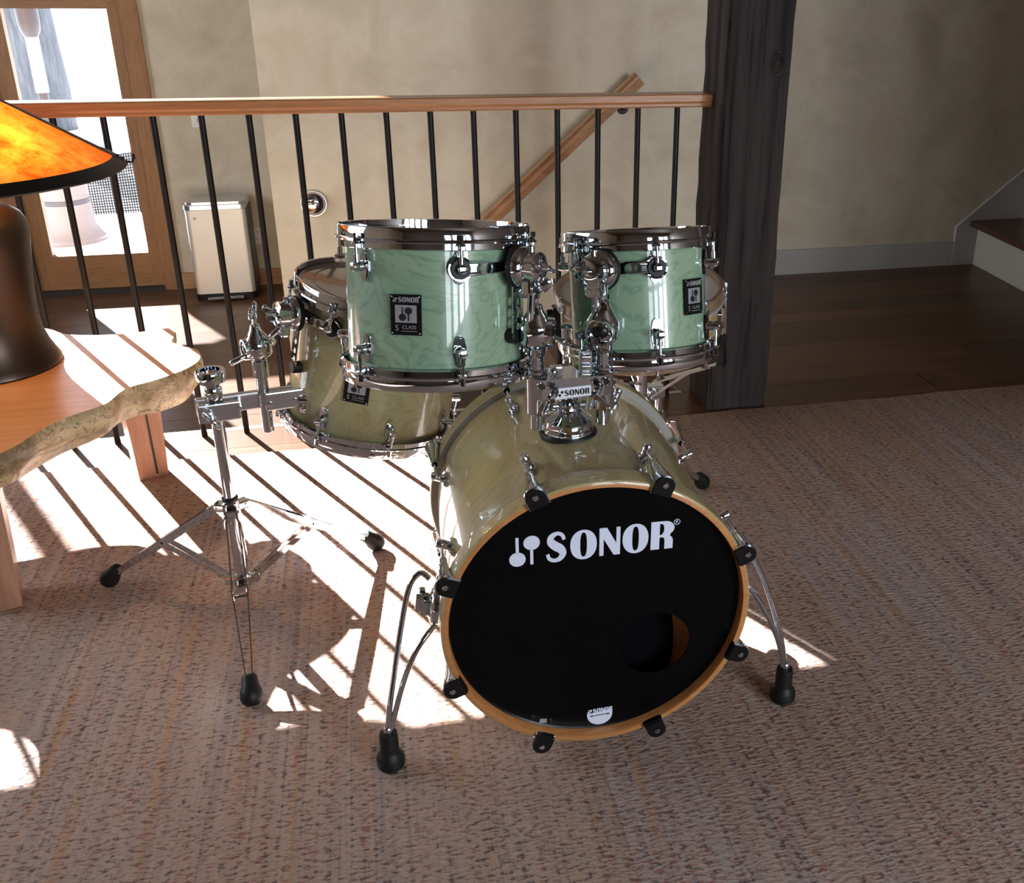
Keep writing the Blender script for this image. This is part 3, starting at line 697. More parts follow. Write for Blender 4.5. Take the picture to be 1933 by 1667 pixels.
# ---- bass drum: local x right, y up, z out of the front
nB = V((.0354, 1, .019)).normalized(); cB = V((.3239, 1.3558, .3032)); aB = nB.cross(V((0, 0, 1))).normalized(); bB = aB.cross(nB)
TB = axes(cB, aB, bB, -nB); RB = .27; DB = .49
bd = thing('bass_drum', 'olive lacquered bass drum lying on its side with black front head', 'drum', T=TB)
rsB = .2565
b = B(); b.lathe([(rsB, -.040), (rsB, -DB+.04)], None, 96, 0); b.lathe([(rsB-.008, -.03), (rsB-.008, -DB+.03)], None, 96, 1); b.build('shell', ['green3', 'maple_in'], bd)
def hoop(z0, z1, name, inner='maple'):
    s = 1 if z0 > z1 else -1; b = B()
    b.lathe([(RB-.0035, z0-.0005*s), (RB-.0005, z0-.003*s), (RB, z0-.006*s), (RB, z1+.002*s), (RB-.002, z1)], None, 112, 0)
    b.lathe([(RB-.002, z1), (RB-.0135, z1), (RB-.0138, z0-.004*s), (RB-.0118, z0), (RB-.0035, z0-.0005*s)], None, 112, 1)
    return b.build(name, ['green3', inner], bd)
hoop(0, -.043, 'front_hoop'); hoop(-DB, -DB+.043, 'rear_hoop', 'edge_grey')
b = B(); b.lathe([(RB+.0002, 0), (RB+.0006, .0015), (RB+.0002, .003)], None, 112); 
o = b.build('hoop_inlay', 'edge_grey', bd, M.Translation((0, 0, -.036))); b.build('hoop_inlay', 'edge_grey', bd, M.Translation((0, 0, -DB+.030)))
HZ = -.021
filled('front_head', [ell(0, 0, .2567, .2567, 96), ell(.104, -.081, .066, .066, 48)[::-1]], .0012, 'head_black', bd, M.Translation((0, 0, HZ)))
b = B(); b.lathe([(.0655, -.001), (.0655, .0009), (.068, .0011), (.082, .0009), (.084, .0004), (.084, -.001)], None, 48, close=True); b.build('port_ring', 'head_black', bd, M.Translation((.104, -.079, HZ+.0006)))
b = B(); b.lathe([(.2515, 0), (.2545, .0022), (.2563, .0005)], None, 96); b.build('head_collar', 'head_black', bd, M.Translation((0, 0, HZ+.0006)))
b = B(); b.lathe([(0, 0), (.254, 0)], None, 64); b.build('rear_head', 'skin', bd, M.Translation((0, 0, -DB+.024)))
# front lettering and emblem
lt = HZ+.0011
letters('lettering', [place(G_S, -.0886, .1135, .0570, .80), place(G_O, -.048, .1142, .0545, 1.0), place(G_N, .0016, .1158, .0542, .99), place(G_O, .0413, .1162, .0545, .99), place(G_R, .0904, .1176, .0542, 1.06)], .0006, 'print', bd, M.Translation((0, 0, lt)))
letters('emblem', [[ell(-.1366, .1245, .0137, .0137, 32)], [ell(-.1125, .1545, .0137, .0137, 32)], [[(-.1392, .136), (-.1340, .136), (-.1340, .1666), (-.1392, .1666)]], [[(-.1153, .1126), (-.1101, .1126), (-.1101, .143), (-.1153, .143)]]], .0006, 'print', bd, M.Translation((0, 0, lt)))
text('registered_mark', 'R', .0085, 'print', bd, M.Translation((.1352, .1688, lt)))
b = B(); b.lathe([(.0046, 0), (.0056, 0), (.0056, .0003), (.0046, .0003)], None, 24, close=True); b.build('registered_ring', 'print', bd, M.Translation((.1352, .1688, lt)))
stT = M.Translation((.0065, -.2235, lt)) @ M.Rotation(rad(3), 4, 'Z')
filled('sticker', [[(-.0235, .0012)]+arc(0, -.003, .0235, .0235, 180, 360, 24)+[(.0235, .0012), (.0235, -.001), (-.0235, -.001)][:1]+[(.0235, .0045)]], .0005, 'print', bd, stT)
letters('sticker_lettering', mallets(-.0228, .0015, .0092)+sonor(-.0125, .0018, .0092, .98), .0006, 'print', bd, stT)
b = B(); b.box((-.0145, -.0045, .0004), (.007, .0026, .0003)); b.box((.0145, -.0045, .0004), (.007, .0026, .0003)); b.build('sticker_bar', 'print_b', bd, stT)
b = B()
for q_ in range(7): b.box((-.0084+.0028*q_, -.0045+.0003*(q_ % 2), .0004), (.0017, .0028, .0003))
o = b.build('sticker_print', 'print_b', bd, stT); o['kind'] = 'stuff'
b = B(); b.box((0, 0, 0), (.013, .009, .0006)); b.build('head_tag', 'silver', bd, M.Translation((-.0975, -.2250, lt)) @ M.Rotation(rad(-8), 4, 'Z'))
# claws, rods, lugs
def claw_parts():
    c = B(); k = B(); r = B(); out = .022
    # body hooks over the hoop: origin on the shell radius, y outward, z towards the hoop front (z=0 front face)
    y = .0215
    c.lathe([(.0065, -.072), (.0075, -.070), (.009, -.05), (.0125, -.025), (.0165, -.004), (.017, .004), (.015, .006), (0, .006)], M.Translation((0, y, 0)), 20)
    Dc = lambda w_, lo, g: [(-w_, lo), (w_, lo), (w_, .018)]+arc(0, .0195, w_, w_, 0, 180, 12)+[(-w_, .018)]
    c.prism(Dc(.0185, .0005, 0), .0005, .0062); c.box((0, .0012, -.004), (.037, .0024, .012))
    k.prism(Dc(.0168, .002, 0), .0062, .0098); k.box((0, .0015, -.004), (.033, .0035, .022), bev=.001)
    s = B(); s.cyl((0, y, .010), (0, y, .0125), .0052, seg=14, bev=.001); s.box((0, y, .0125), (.007, .0014, .0012))
    r.cyl((0, y, -.115), (0, y, -.066), .003, seg=10)
    return c, k, s, r
cP = [x for x in claw_parts()]; lbB, _ = lug_meshes(.03, out=.0215, plate=.024)
claw0 = cP[0].build('claw', 'chrome', bd); k0 = cP[1].build('claw_face', 'black', claw0); s0 = cP[2].build('key_screw', 'chrome', claw0); r0 = cP[3].build('tension_rod', 'chrome', claw0)
lug0 = lbB.build('lug', 'chrome', bd); first = True
for i in range(8):
    th = rad(-23+45*i); r = V((math.sin(th), math.cos(th), 0))
    for fr in (1, -1):
        z = V((0, 0, fr)); x = r.cross(z); zc = 0 if fr > 0 else -DB
        if first: o, kids, l_ = claw0, None, lug0; first = False
        else:
            o = claw0.copy(); COL.objects.link(o); o.parent = bd; l_ = lug0.copy(); COL.objects.link(l_); l_.parent = bd
            for q in (k0, s0, r0): c2 = q.copy(); COL.objects.link(c2); c2.parent = o
        o.matrix_local = axes(r*rsB+V((0, 0, zc)), x, r, z)
        l_.matrix_local = axes(r*rsB+V((0, 0, zc-.122*fr)), x, r, z)
# spurs
TBi = TB.inverted()
def spur(bracket, rods, foot, fdir, nrm):
    b = B(); c = V(bracket); n_ = V(nrm).normalized()
    b.lathe([(.0, .0), (.036, 0), (.036, .006), (.033, .012), (.020, .018), (0, .018)], mtx(c, n_), 28)
    b.box((0, 0, .024), (.030, .030, .014), mtx(c, n_, (0, 1, 0)), bev=.003); b.box((.002, 0, .034), (.030, .012, .012), mtx(c, n_, (0, 1, 0)), bev=.002)
    for s_ in (-1, 1): b.cyl(c+n_*.026+V((.0, s_*.010, .010)), c+n_*.026+V((0, s_*.010, .026)), .006, seg=6, bev=.001)
    sp_ = b.build('spur', 'chrome', bd, TBi)
    for rr in rods:
        q = B(); q.tube(crom([tuple(p) for p in rr], 8), .0052, 12); q.build('spur_rod', 'chrome', sp_)
    f = V(foot); d = V(fdir).normalized(); T = mtx(f, d)
    q = B(); q.lathe([(0, 0), (.018, 0), (.023, .006), (.0245, .018), (.0225, .030), (.0175, .036), (.0165, .040), (.0165, .072), (.0150, .077), (.007, .078), (0, .078)], T, 24)
    for z in (.010, .016, .022): q.lathe([(.0243, z-.0012), (.0253, z), (.0243, z+.0012)], T, 24)
    q.build('rubber_foot', 'rubber', sp_)
    q = B(); q.lathe([(.0075, .076), (.0085, .078), (.0085, .088), (.006, .091), (0, .091)], T, 16); q.build('collar', 'chrome_r', sp_)
fL = (-.046, 1.402, RZ); fR = (.708, 1.413, RZ)
spur((.058, 1.465, .300), [[(.050, 1.448, .272), (.036, 1.437, .262), (.012, 1.425, .235), (-.012, 1.415, .185), (-.032, 1.405, .125), (-.043, 1.402, .09)],
     [(.046, 1.470, .352), (.030, 1.475, .362), (.010, 1.468, .340), (-.008, 1.452, .275), (-.028, 1.425, .19), (-.042, 1.405, .125), (-.044, 1.402, .09)]], fL, (.0, 0, 1), (-1, .05, .15))
spur((.588, 1.465, .300), [[(.596, 1.448, .29), (.612, 1.440, .288), (.642, 1.430, .255), (.676, 1.420, .19), (.697, 1.414, .13), (.704, 1.413, .09)],
     [(.600, 1.470, .352), (.616, 1.475, .362), (.640, 1.465, .33), (.668, 1.448, .265), (.692, 1.425, .18), (.703, 1.414, .12), (.705, 1.413, .09)]], fR, (0, 0, 1), (1, .05, .15))
cu = thing('cushion', 'dark cushion lying inside the bass drum behind the port hole', 'cushion', loc=(.372, 1.58, .048))
b = B(); bm = bmesh.new(); bmesh.ops.create_cube(bm, size=1); bmesh.ops.subdivide_edges(bm, edges=bm.edges[:], cuts=6, use_grid_fill=True)
for v in bm.verts:
    p = v.co.copy(); l = max(abs(p.x), abs(p.y), abs(p.z))*2; q = p.normalized()*.5*l; c = p*.55+q*.45
    v.co = V((c.x*.26, c.y*.34, c.z*.20+.13+.012*math.sin(p.x*14)*math.cos(p.y*9)))
bm.verts.index_update(); b.add([v.co[:] for v in bm.verts], [[v.index for v in f.verts] for f in bm.faces]); bm.free(); b.build('cover', 'cushion', cu)

# ---- double tom holder on the bass drum
TY = 1.552
hd = thing('tom_holder', 'chrome double tom holder standing on top of the bass drum', 'drum mount', loc=(.314, 1.574, .558))
O = V((.314, 1.574, .558)); L_ = lambda x, y, z: V((x, y, z))-O
b = B(); b.lathe([(0, -.004), (.050, -.004), (.0525, 0), (.0525, .004), (.050, .008), (0, .008)], None, 40); b.build('gasket', 'rubber', hd)
b = B(); b.lathe([(.046, .006), (.047, .010), (.0455, .014), (.043, .028), (.0435, .031), (.030, .040), (.021, .050), (.020, .056), (.024, .059), (.024, .064), (.018, .067), (.0165, .074), (.0165, .092), (0, .092)], None, 40)
for sg in (-1, 1): b.cyl((sg*.030, -.006, .058), (sg*.018, -.006, .058), .007, seg=12, bev=.001)
b.build('base', 'chrome', hd)
xl, xr, zm = .2545, .372, .664
b = B()
ol = [(-.072, -.020), (-.055, -.032), (.055, -.032), (.072, -.020), (.072, .016), (.03, .026), (-.03, .026), (-.072, .016)]
b.prism(ol, -.019, .019, M.Translation(L_((xl+xr)/2, TY+.004, zm+.002)))
b.cyl(L_((xl+xr)/2, TY+.006, zm-.026), L_((xl+xr)/2, TY+.006, zm-.016), .02, .03, seg=24)
for x in (xl, xr):
    b.cyl(L_(x, TY, zm-.050), L_(x, TY, zm+.024), .0195, seg=24, bev=.002); b.cyl(L_(x, TY, zm+.024), L_(x, TY, zm+.032), .0175, seg=24, bev=.002)
    sg = -1 if x == xl else 1
    for dx in (-.006, .012): b.cyl(L_(x+dx*-sg+sg*-.008, TY-.016, zm+.004), L_(x+dx*-sg+sg*-.008, TY-.034, zm+.004+.008), .0075, seg=12, bev=.002)
b.build('body', 'chrome', hd)
for x, sg in ((xl, 1), (xr, -1)):
    q = B(); c = L_(x+sg*.018, TY-.026, zm-.014); wing(q, c, (sg*.2, -1, -.1), (.5, .1, 1), 1.25); q.cyl(c, c+V((-sg*.02, -.012, -.022)) if sg < 0 else c+V((-.012, -.012, -.02)), .0042, seg=10, bev=.001); q.sphere(c+V((.02 if sg < 0 else -.012, -.012, -.022)), .006, 10); q.build('wing_bolt', 'chrome', hd)
lp = axes(L_((xl+xr)/2-.001, TY-.0290, zm-.005), V((1, 0, .04)).normalized(), V((-.04, 0, 1)).normalized(), V((0, -1, 0)))
b = B(); b.box((0, 0, 0), (.064, .019, .0016), bev=.0006); lab = b.build('label_plate', 'label', hd, lp)
letters('lettering', sonor(-.0155, -.0052, .0108, 1.02)+[[ell(-.0235, -.0028, .0027, .0027, 14)], [ell(-.0192, .0026, .0027, .0027, 14)]], .0006, 'print_b', lab, M.Translation((0, 0, .0011)))
def tube_and_ball(x, lean, opening, ztop, wingdir):
    """tube through the body with the ball clamp on top"""
    p0, p1 = V((x+lean[0]*-.08, TY+.002, .584)), V((x, TY, ztop-.045)); q = B()
    q.cyl(p0-O, p1-O, .0128, seg=22, bev=.0015); q.cyl(p0-O-V((0, 0, .001)), p0-O+V((0, 0, .003)), .0132, seg=22)
    tb = q.build('tube', 'chrome', hd)
    q = B(); T = mtx(V((x, TY, ztop-.045))-O, (0, 0, 1))
    q.lathe([(.0135, -.012), (.016, -.008), (.018, .006), (.027, .014), (.029, .018), (.029, .044), (.0275, .048), (.020, .060), (.0125, .072), (.011, .080), (.008, .083), (0, .084)], T, 32)
    d = V(opening).normalized(); q.lathe([(.022, .012), (.0255, .020), (.0245, .031), (.021, .030), (.019, .018)], mtx(V((x, TY, ztop-.012))-O, d), 24)
    cl = q.build('ball_clamp', 'chrome', hd)
    q = B(); q.sphere(V((x, TY, ztop-.012))-O+d*.012, .0205, 18); q.build('ball', 'black', cl)
    q = B(); q.cyl(V((x, TY, ztop+.036))-O, V((x, TY, ztop+.052))-O, .0045, seg=10); wing(q, V((x, TY, ztop+.056))-O, (0, 0, 1), wingdir, 1.45); q.build('wing_nut', 'chrome', cl)
    q = B(); q.tube([V((x, TY, ztop-.016))-O+d*.02, V((x, TY, ztop-.022))-O+d*.046+V((0, 0, -.006))], .0042, 10); q.sphere(V((x, TY, ztop-.022))-O+d*.046+V((0, 0, -.006)), .006, 10); q.build('lock_screw', 'chrome', cl)
    return tb
tube_and_ball(xl, (0, 0), (1, -.35, 0), .776, (1, -.3, .35)); tube_and_ball(xr, (0, 0), (-.55, -1, -.1), .776, (.35, 1, .1))
# arms from the ball clamps up to the tom clamps
def arm(pts, r=.0062, parent=hd, o=O):
    q = B(); q.tube(crom([tuple(V(p)-o) for p in pts], 8), r, 12); return q.build('arm', 'chrome', parent)
WL = TL @ CL3; WR = TR @ CR3
pL = WL @ V((0, .030, -.04)); pR = WR @ V((0, .030, -.04))
arm([pL, pL+V((-.002, -.002, -.05)), pL+V((0, .0, -.085)), V((.235, TY-.004, .790)), V((.2545, TY, .772))])
arm([pR, pR+V((0, .004, -.045)), pR+V((.004, .02, -.075)), V((.376, TY-.004, .785)), V((.372, TY, .770))])
q = B()
for z in (.705, .722, .69): q.cyl(V((.342, TY-.03, z))-O, V((.327, TY-.03, z+.001))-O, .0055, seg=10, bev=.001)
q.box(V((.336, TY-.022, .71))-O, (.022, .012, .045), bev=.003); q.box(V((.285, TY-.02, .697))-O, (.022, .014, .02), bev=.003); q.sphere(V((.278, TY-.03, .70))-O, .009, 10); q.build('memory_lock', 'chrome', hd)['kind'] = 'stuff'

# ================================================================== snare drum on its stand
RS = .19; HS = .135
sT = drum_matrix((.5679, 2.0307, .690), (-.062, -.071, .996), HS); sn = thing('snare_drum', 'amber snare drum with wooden hoops and white head behind the smaller tom', 'drum', T=sT)
b = B(); b.lathe([(.1775, .02), (.1775, HS-.02), (.172, HS-.016), (.172, .016)], None, 72, close=True); b.build('shell', 'amber', sn)
for nm, z0, d_ in (('top_hoop', HS, 1), ('bottom_hoop', 0, -1)):
    b = B(); b.lathe([(RS-.010, z0), (RS-.002, z0), (RS, z0-.002*d_), (RS, z0-.034*d_), (RS-.002, z0-.036*d_), (RS-.010, z0-.036*d_)], None, 80, close=True); hp = b.build(nm, 'hoopwood', sn)
    b = B(); b.lathe([(RS+.0002, z0-.026*d_), (RS+.0012, z0-.027*d_), (RS+.0012, z0-.033*d_), (RS+.0002, z0-.034*d_)], None, 80); b.build('hoop_inlay', 'edge_grey', hp)
b = B(); b.lathe([(0, HS-.012), (RS-.02, HS-.012), (RS-.010, HS-.014), (RS-.010, HS-.02)], None, 64); b.build('top_head', 'head_white', sn)
b = B(); b.lathe([(0, .012), (RS-.02, .012), (RS-.010, .014)], None, 64); b.build('bottom_head', 'head_clear', sn)
b = B()
b.cyl((0, .012, -.018), (0, .012, .018), .0058, seg=14, bev=.001); b.cyl((0, -.004, 0), (0, .012, 0), .005, seg=12)
r = B(); r.cyl((0, .0165, -.073), (0, .0165, .073), .0028, seg=10)
for s_ in (-1, 1): r.box((0, .015, s_*.050), (.012, .008, .012), bev=.002); r.cyl((0, .0165, s_*.066), (0, .0165, s_*.078), .0045, seg=6, bev=.001)
m1 = b.build('lug', 'chrome', sn); m2 = r.build('tension_rod', 'chrome', m1)
for k in range(10):
    if k: o, q = m1.copy(), m2.copy(); COL.objects.link(o); COL.objects.link(q); q.parent = o
    else: o = m1
    o.matrix_local = around(.1775, 12+36*k, HS/2)
T = around(.1775, -76, HS/2); b = B(); b.box((0, .012, 0), (.03, .02, .075), bev=.004); b.cyl((0, .02, .02), (0, .036, .02), .011, seg=16, bev=.002); b.box((0, .026, -.018), (.014, .012, .04), bev=.003); b.build('strainer', 'black', sn, T)
b = B(); b.cyl((.0, .034, .0), (0, .040, 0), .010, seg=18, bev=.002); b.build('strainer_badge', 'label', sn, T @ M.Translation((0, 0, -.008)))

sx, sy = .635, 2.07
ss = thing('snare_stand', 'chrome snare stand carrying the amber snare behind the bass drum', 'stand', loc=(sx, sy, RZ))
O2 = V((sx, sy, RZ))
b = B(); b.cyl((0, 0, .03), (0, 0, .34), .0125, seg=18, bev=.001); b.cyl((0, 0, .30), (0, 0, .345), .0175, seg=20, bev=.002); b.build('lower_tube', 'chrome', ss)
b = B(); b.cyl((0, 0, .33), (0, 0, .395), .0095, seg=16); b.box((-.010, 0, .40), (.045, .03, .03), bev=.004); b.cyl((-.02, -.03, .40), (-.02, .03, .40), .011, seg=16, bev=.002); b.build('tilter', 'chrome', ss)
b = B(); b.cyl(V((.583, 2.03, .40))-O2, V((.58, 2.03, .50))-O2, .012, seg=18); b.cyl(V((.584, 2.03, .39))-O2, V((.584, 2.03, .42))-O2, .018, seg=18, bev=.002); b.strip(V((.584, 2.03, .405))-O2, V((.63, 2.065, .405))-O2, .022, .022, .006, (0, 0, 1)); b.build('basket_post', 'chrome', ss)
hub = V((.59, 2.035, .455))
for ang, R1 in ((-38, .185), (-150, .185), (100, .18)):
    a = rad(ang); n_ = V((-.062, -.071, .996)); dirv = V((math.cos(a), math.sin(a), 0)); dirv = (dirv-n_*dirv.dot(n_)).normalized()
    ct = V((.576, 2.04, .5565)); p1 = ct+dirv*(R1+.012)-n_*.028; p0 = hub+dirv*.02
    b = B(); b.strip(p0-O2, p1-O2, .020, .018, .004, dirv.cross(n_)); b.strip(p0-O2+V((0, 0, -.035)), (p0+(p1-p0)*.55)-O2, .018, .016, .004, dirv.cross(n_)); ar = b.build('basket_arm', 'chrome', ss)
    b = B(); t_ = dirv.cross(n_)
    for s_ in (-1, 1): b.strip(p1-O2+t_*.009*s_-n_*.006, p1-O2+t_*.009*s_+n_*.062, .014, .012, .010, dirv)
    b.strip(p1-O2+n_*.058-t_*.015, p1-O2+n_*.058+t_*.015, .014, .014, .010, dirv); b.strip(p1-O2-n_*.002-t_*.015, p1-O2-n_*.002+t_*.015, .016, .016, .012, dirv); b.build('rubber_tip', 'rubber', ar)
def tripod(parent, feet, hub_z, low_z, mats=('chrome', 'rubber'), mid=.52, webs=(1, 1, 1)):
    """legs run from the upper collar to the feet, braces from the lower collar to mid leg"""
    for k, (fx, fy) in enumerate(feet):
        d = V((fx, fy, 0)); L = d.length; dh = d.normalized(); t_ = V((-dh.y, dh.x, 0))
        p0 = dh*.028+V((0, 0, hub_z)); p1 = dh*(L-.03)+V((0, 0, .040)); pm = p0+(p1-p0)*mid; q0 = dh*.022+V((0, 0, low_z))
        hw = .011 if webs[k] else .015
        b = B()
        for s_ in (-1, 1): b.strip(p0+t_*s_*.011, pm+t_*s_*hw, .017, .018, .0024, V((0, 0, 1))); b.strip(pm+t_*s_*hw, p1+t_*s_*.006, .018, .013, .0024, V((0, 0, 1)))
        if webs[k]:
            b.strip(p0+(pm-p0)*.05+V((0, 0, .006)), p0+(pm-p0)*.45+V((0, 0, .006)), .023, .022, .0016, t_)
            b.strip(pm-(pm-p0).normalized()*.015+V((0, 0, .006)), p1+V((0, 0, .005)), .023, .013, .0016, t_)
        b.cyl(pm-t_*.015, pm+t_*.015, .0035, seg=8); b.cyl(p0-t_*.015, p0+t_*.015, .0035, seg=8)
        lg = b.build('leg', mats[0], parent)
        b = B()
        for s_ in (-1, 1): b.strip(q0+t_*s_*.007, pm+t_*s_*(hw-.0025), .014, .014, .0018, V((0, 0, 1)))
        b.build('brace', mats[0], lg)
        b = B(); u = (V((0, 0, -1))*.75+dh*.65).normalized(); c = dh*(L-.004)
        T = mtx(c+V((0, 0, .016))+u*.014, -u, t_)
        b.lathe([(0, 0), (.010, .001), (.0185, .008), (.0215, .018), (.0205, .030), (.0165, .040), (.0145, .056), (.011, .062), (0, .063)], T, 20)
        zmin = min(v[2] for v in b.v); b.v = [(v[0], v[1], v[2]-zmin) for v in b.v]
        b.build('rubber_foot', mats[1], lg)
b = B()
b.cyl((0, 0, .19), (0, 0, .212), .019, seg=20, bev=.003); b.box((.025, -.01, .20), (.03, .012, .018), bev=.003); b.build('collar', 'chrome', ss)
b = B(); b.cyl((0, 0, .045), (0, 0, .067), .019, seg=20, bev=.003); b.build('lower_collar', 'chrome', ss)
tripod(ss, [(.205, .215), (-.27, .13), (.03, -.17)], .20, .055)

# ================================================================== tripod stand of the floor tom
px, py = -.345, 1.969
ts = thing('tom_stand', 'chrome double braced tripod stand between the side table and bass drum', 'stand', loc=(px, py, RZ))
O3 = V((px, py, RZ))
b = B(); b.cyl((0, 0, .045), (0, 0, .50), .0127, seg=22, bev=.001); b.build('pole', 'chrome', ts)
b = B(); b.cyl((0, 0, .272), (0, 0, .280), .017, seg=22, bev=.002); b.build('rubber_ring', 'rubber', ts)
b = B(); b.cyl((0, 0, .236), (0, 0, .270), .018, seg=22, bev=.003)
for a in (160, 30, -82): b.box((.022, 0, .254), (.028, .024, .018), M.Rotation(rad(a), 4, 'Z'), bev=.003)
b.build('collar', 'chrome', ts)
b = B(); b.cyl((0, 0, .055), (0, 0, .085), .018, seg=22, bev=.003)
for a in (160, 30, -82): b.box((.022, 0, .068), (.028, .024, .018), M.Rotation(rad(a), 4, 'Z'), bev=.003)
b.build('lower_collar', 'chrome', ts)
q = B(); q.tube([(-.006, -.020, .25), (-.016, -.026, .235), (-.018, -.026, .21)], .0035, 8); q.tube([(.006, -.020, .25), (.018, -.026, .225), (.02, -.026, .15), (.016, -.026, .10)], .0028, 8); q.build('clamp_lever', 'chrome', ts)
tripod(ts, [(-.319, .155), (.295, .184), (.044, -.350)], .255, .068, webs=(1, 1, 0))
# cup on top of the pole
q = B(); q.lathe([(.0127, .500), (.017, .505), (.018, .528), (.015, .534), (.020, .540), (.028, .546), (.029, .566), (.027, .570), (.019, .570), (.018, .556), (0, .556)], None, 30); q.build('cup', 'chrome', ts)
q = B(); q.cyl((0, 0, .488), (0, 0, .506), .0165, seg=22, bev=.002); q.build('cup_gasket', 'rubber', ts)
# two-tube clamp bar
d = V((.205, .035, 0)).normalized(); n_ = V((-d.y, d.x, 0)); T = axes((0, 0, .487), d, n_, V((0, 0, 1)))
q = B(); q.box((.075, .014, .0), (.225, .014, .038), T, bev=.003); q.box((.006, -.016, -.004), (.082, .014, .040), T, bev=.003); q.box((.135, -.016, .004), (.078, .014, .040), T, bev=.003)
q.box((.075, .014, .016), (.215, .020, .004), T, bev=.001)
for x in (-.012, .045, .105, .155): q.cyl(T @ V((x, -.026, .0)), T @ V((x, .026, 0)), .0055, seg=12, bev=.001)
q.build('clamp_bar', 'chrome_r', ts)
q = B(); wing(q, T @ V((-.012, -.032, -.012)), -n_, (.5, .2, -.8), 1.25); q.build('wing_nut', 'chrome', ts)
q = B(); wing(q, T @ V((.172, -.028, .0)), d-n_*.5, (.3, .1, 1), 1.6); q.cyl(T @ V((.165, -.03, 0)), T @ V((.165, .03, 0)), .006, seg=12); q.build('wing_nut', 'chrome', ts)
# second tube with ball clamp
ux, uy = V((-.250, 1.985, 0))-V((px, py, 0)), 0
c0 = V((ux.x, ux.y, 0)); q = B(); q.cyl(c0+V((0, 0, .418)), c0+V((0, 0, .585)), .0115, seg=20, bev=.001); q.cyl(c0+V((0, 0, .540)), c0+V((0, 0, .580)), .0155, seg=20, bev=.002); q.build('upper_tube', 'chrome', ts)
q = B(); q.lathe([(.0155, -.004), (.026, .002), (.028, .006), (.028, .030), (.026, .034), (.018, .046), (.012, .056), (.010, .064), (.007, .067), (0, .068)], M.Translation(c0+V((0, 0, .588))), 30)
dd = V((-.9, -.4, 0)).normalized(); q.lathe([(.019, .014), (.0225, .020), (.0215, .029), (.018, .029), (.016, .018)], mtx(c0+V((0, 0, .606)), dd), 24); bc = q.build('ball_clamp', 'chrome', ts)
q = B(); q.sphere(c0+V((0, 0, .606))+dd*.012, .018, 16); q.build('ball', 'black', bc)
q = B(); q.cyl(c0+V((0, 0, .654)), c0+V((0, 0, .672)), .0042, seg=10); wing(q, c0+V((0, 0, .676)), (0, 0, 1), (.2, 1, .2), 1.35); q.build('wing_nut', 'chrome', bc)
WF = TF @ CF3; pF = WF @ V((0, .034, -.045))
q = B(); a0 = c0+V((0, 0, .600)); q.tube(crom([tuple(a0+V((-.050, -.016, -.018))), tuple(a0+V((-.03, -.012, -.010))), tuple(a0), tuple(a0+V((.030, .006, .012))), tuple(pF-O3+V((-.02, .0, -.004))), tuple(pF-O3+V((-.002, 0, .012)))], 8), .0056, 12); q.sphere(a0+V((-.050, -.016, -.018)), .0058, 10); q.build('arm', 'chrome', ts)

# ================================================================== live edge side table
TZ = .42; TH = .088
def on(x, y, z):
    dv = rt2*((x-CXP)/FPX)+dn2*((y-CYP)/FPX)+fw; return V((0, 0, HC))+dv*((z-HC)/dv.z)
edge_pts = [(-.772, 2.005), (-.748, 2.045), (-.735, 2.085), (-.715, 2.13), (-.690, 2.17), (-.650, 2.205), (-.622, 2.235), (-.612, 2.27), (-.603, 2.305), (-.582, 2.335), (-.550, 2.355), (-.515, 2.385), (-.480, 2.425), (-.458, 2.475), (-.460, 2.530), (-.478, 2.575), (-.508, 2.595), (-.520, 2.615), (-.545, 2.64), (-.548, 2.70), (-.558, 2.752), (-.600, 2.758), (-.640, 2.742), (-.700, 2.735), (-.770, 2.742), (-.835, 2.765), (-.885, 2.815), (-.935, 2.842), (-1.02, 2.85), (-1.12, 2.82), (-1.25, 2.80), (-1.38, 2.82), (-1.48, 2.76), (-1.53, 2.62), (-1.52, 2.48), (-1.46, 2.38), (-1.32, 2.33), (-1.18, 2.32), (-1.06, 2.27), (-.985, 2.17), (-.945, 2.06), (-.88, 1.97), (-.81, 1.972)]
poly = crom(edge_pts+[edge_pts[0]], 5)[:-1]
tb = thing('side_table', 'live edge cherry slab table on square tapered wooden legs at left', 'table', loc=(-1.0, 2.4, RZ)); O4 = V((-1.0, 2.4, RZ))
n = len(poly); cx_, cy_ = sum(p[0] for p in poly)/n, sum(p[1] for p in poly)/n
rng = random.Random(5); vs = []; fs = []
b = B(); b.add([(x-O4.x, y-O4.y, TZ-O4.z) for x, y in poly], [tuple(range(n))], None, 0, False); b.build('tabletop', 'cherry', tb)
b = B(); rings = 7; vs = []
for k in range(rings):
    t = k/(rings-1)
    for i, (x, y) in enumerate(poly):
        off = .008*math.sin(t*PI)*(1+.6*math.sin(i*.11))-.028*t**1.6*(1+.35*math.sin(i*.09+1))+.0012*math.sin(i*.5+k*1.3)*math.sin(t*PI)
        a, c = poly[i-1], poly[(i+1) % n]; dx, dy = c[0]-a[0], c[1]-a[1]; l = math.hypot(dx, dy); nx_, ny_ = dy/l, -dx/l
        vs.append((x+nx_*off-O4.x, y+ny_*off-O4.y, TZ-TH*t-(.008*math.sin(i*.13) if k == rings-1 else 0)-O4.z))
for k in range(rings-1):
    for i in range(n): fs.append((k*n+i, k*n+(i+1) % n, (k+1)*n+(i+1) % n, (k+1)*n+i))
fs.append(tuple((rings-1)*n+i for i in range(n)))
b.add(vs, fs); tag(b.build('live_edge', 'live', tb), label='pale bark edge with dark spalted lines')
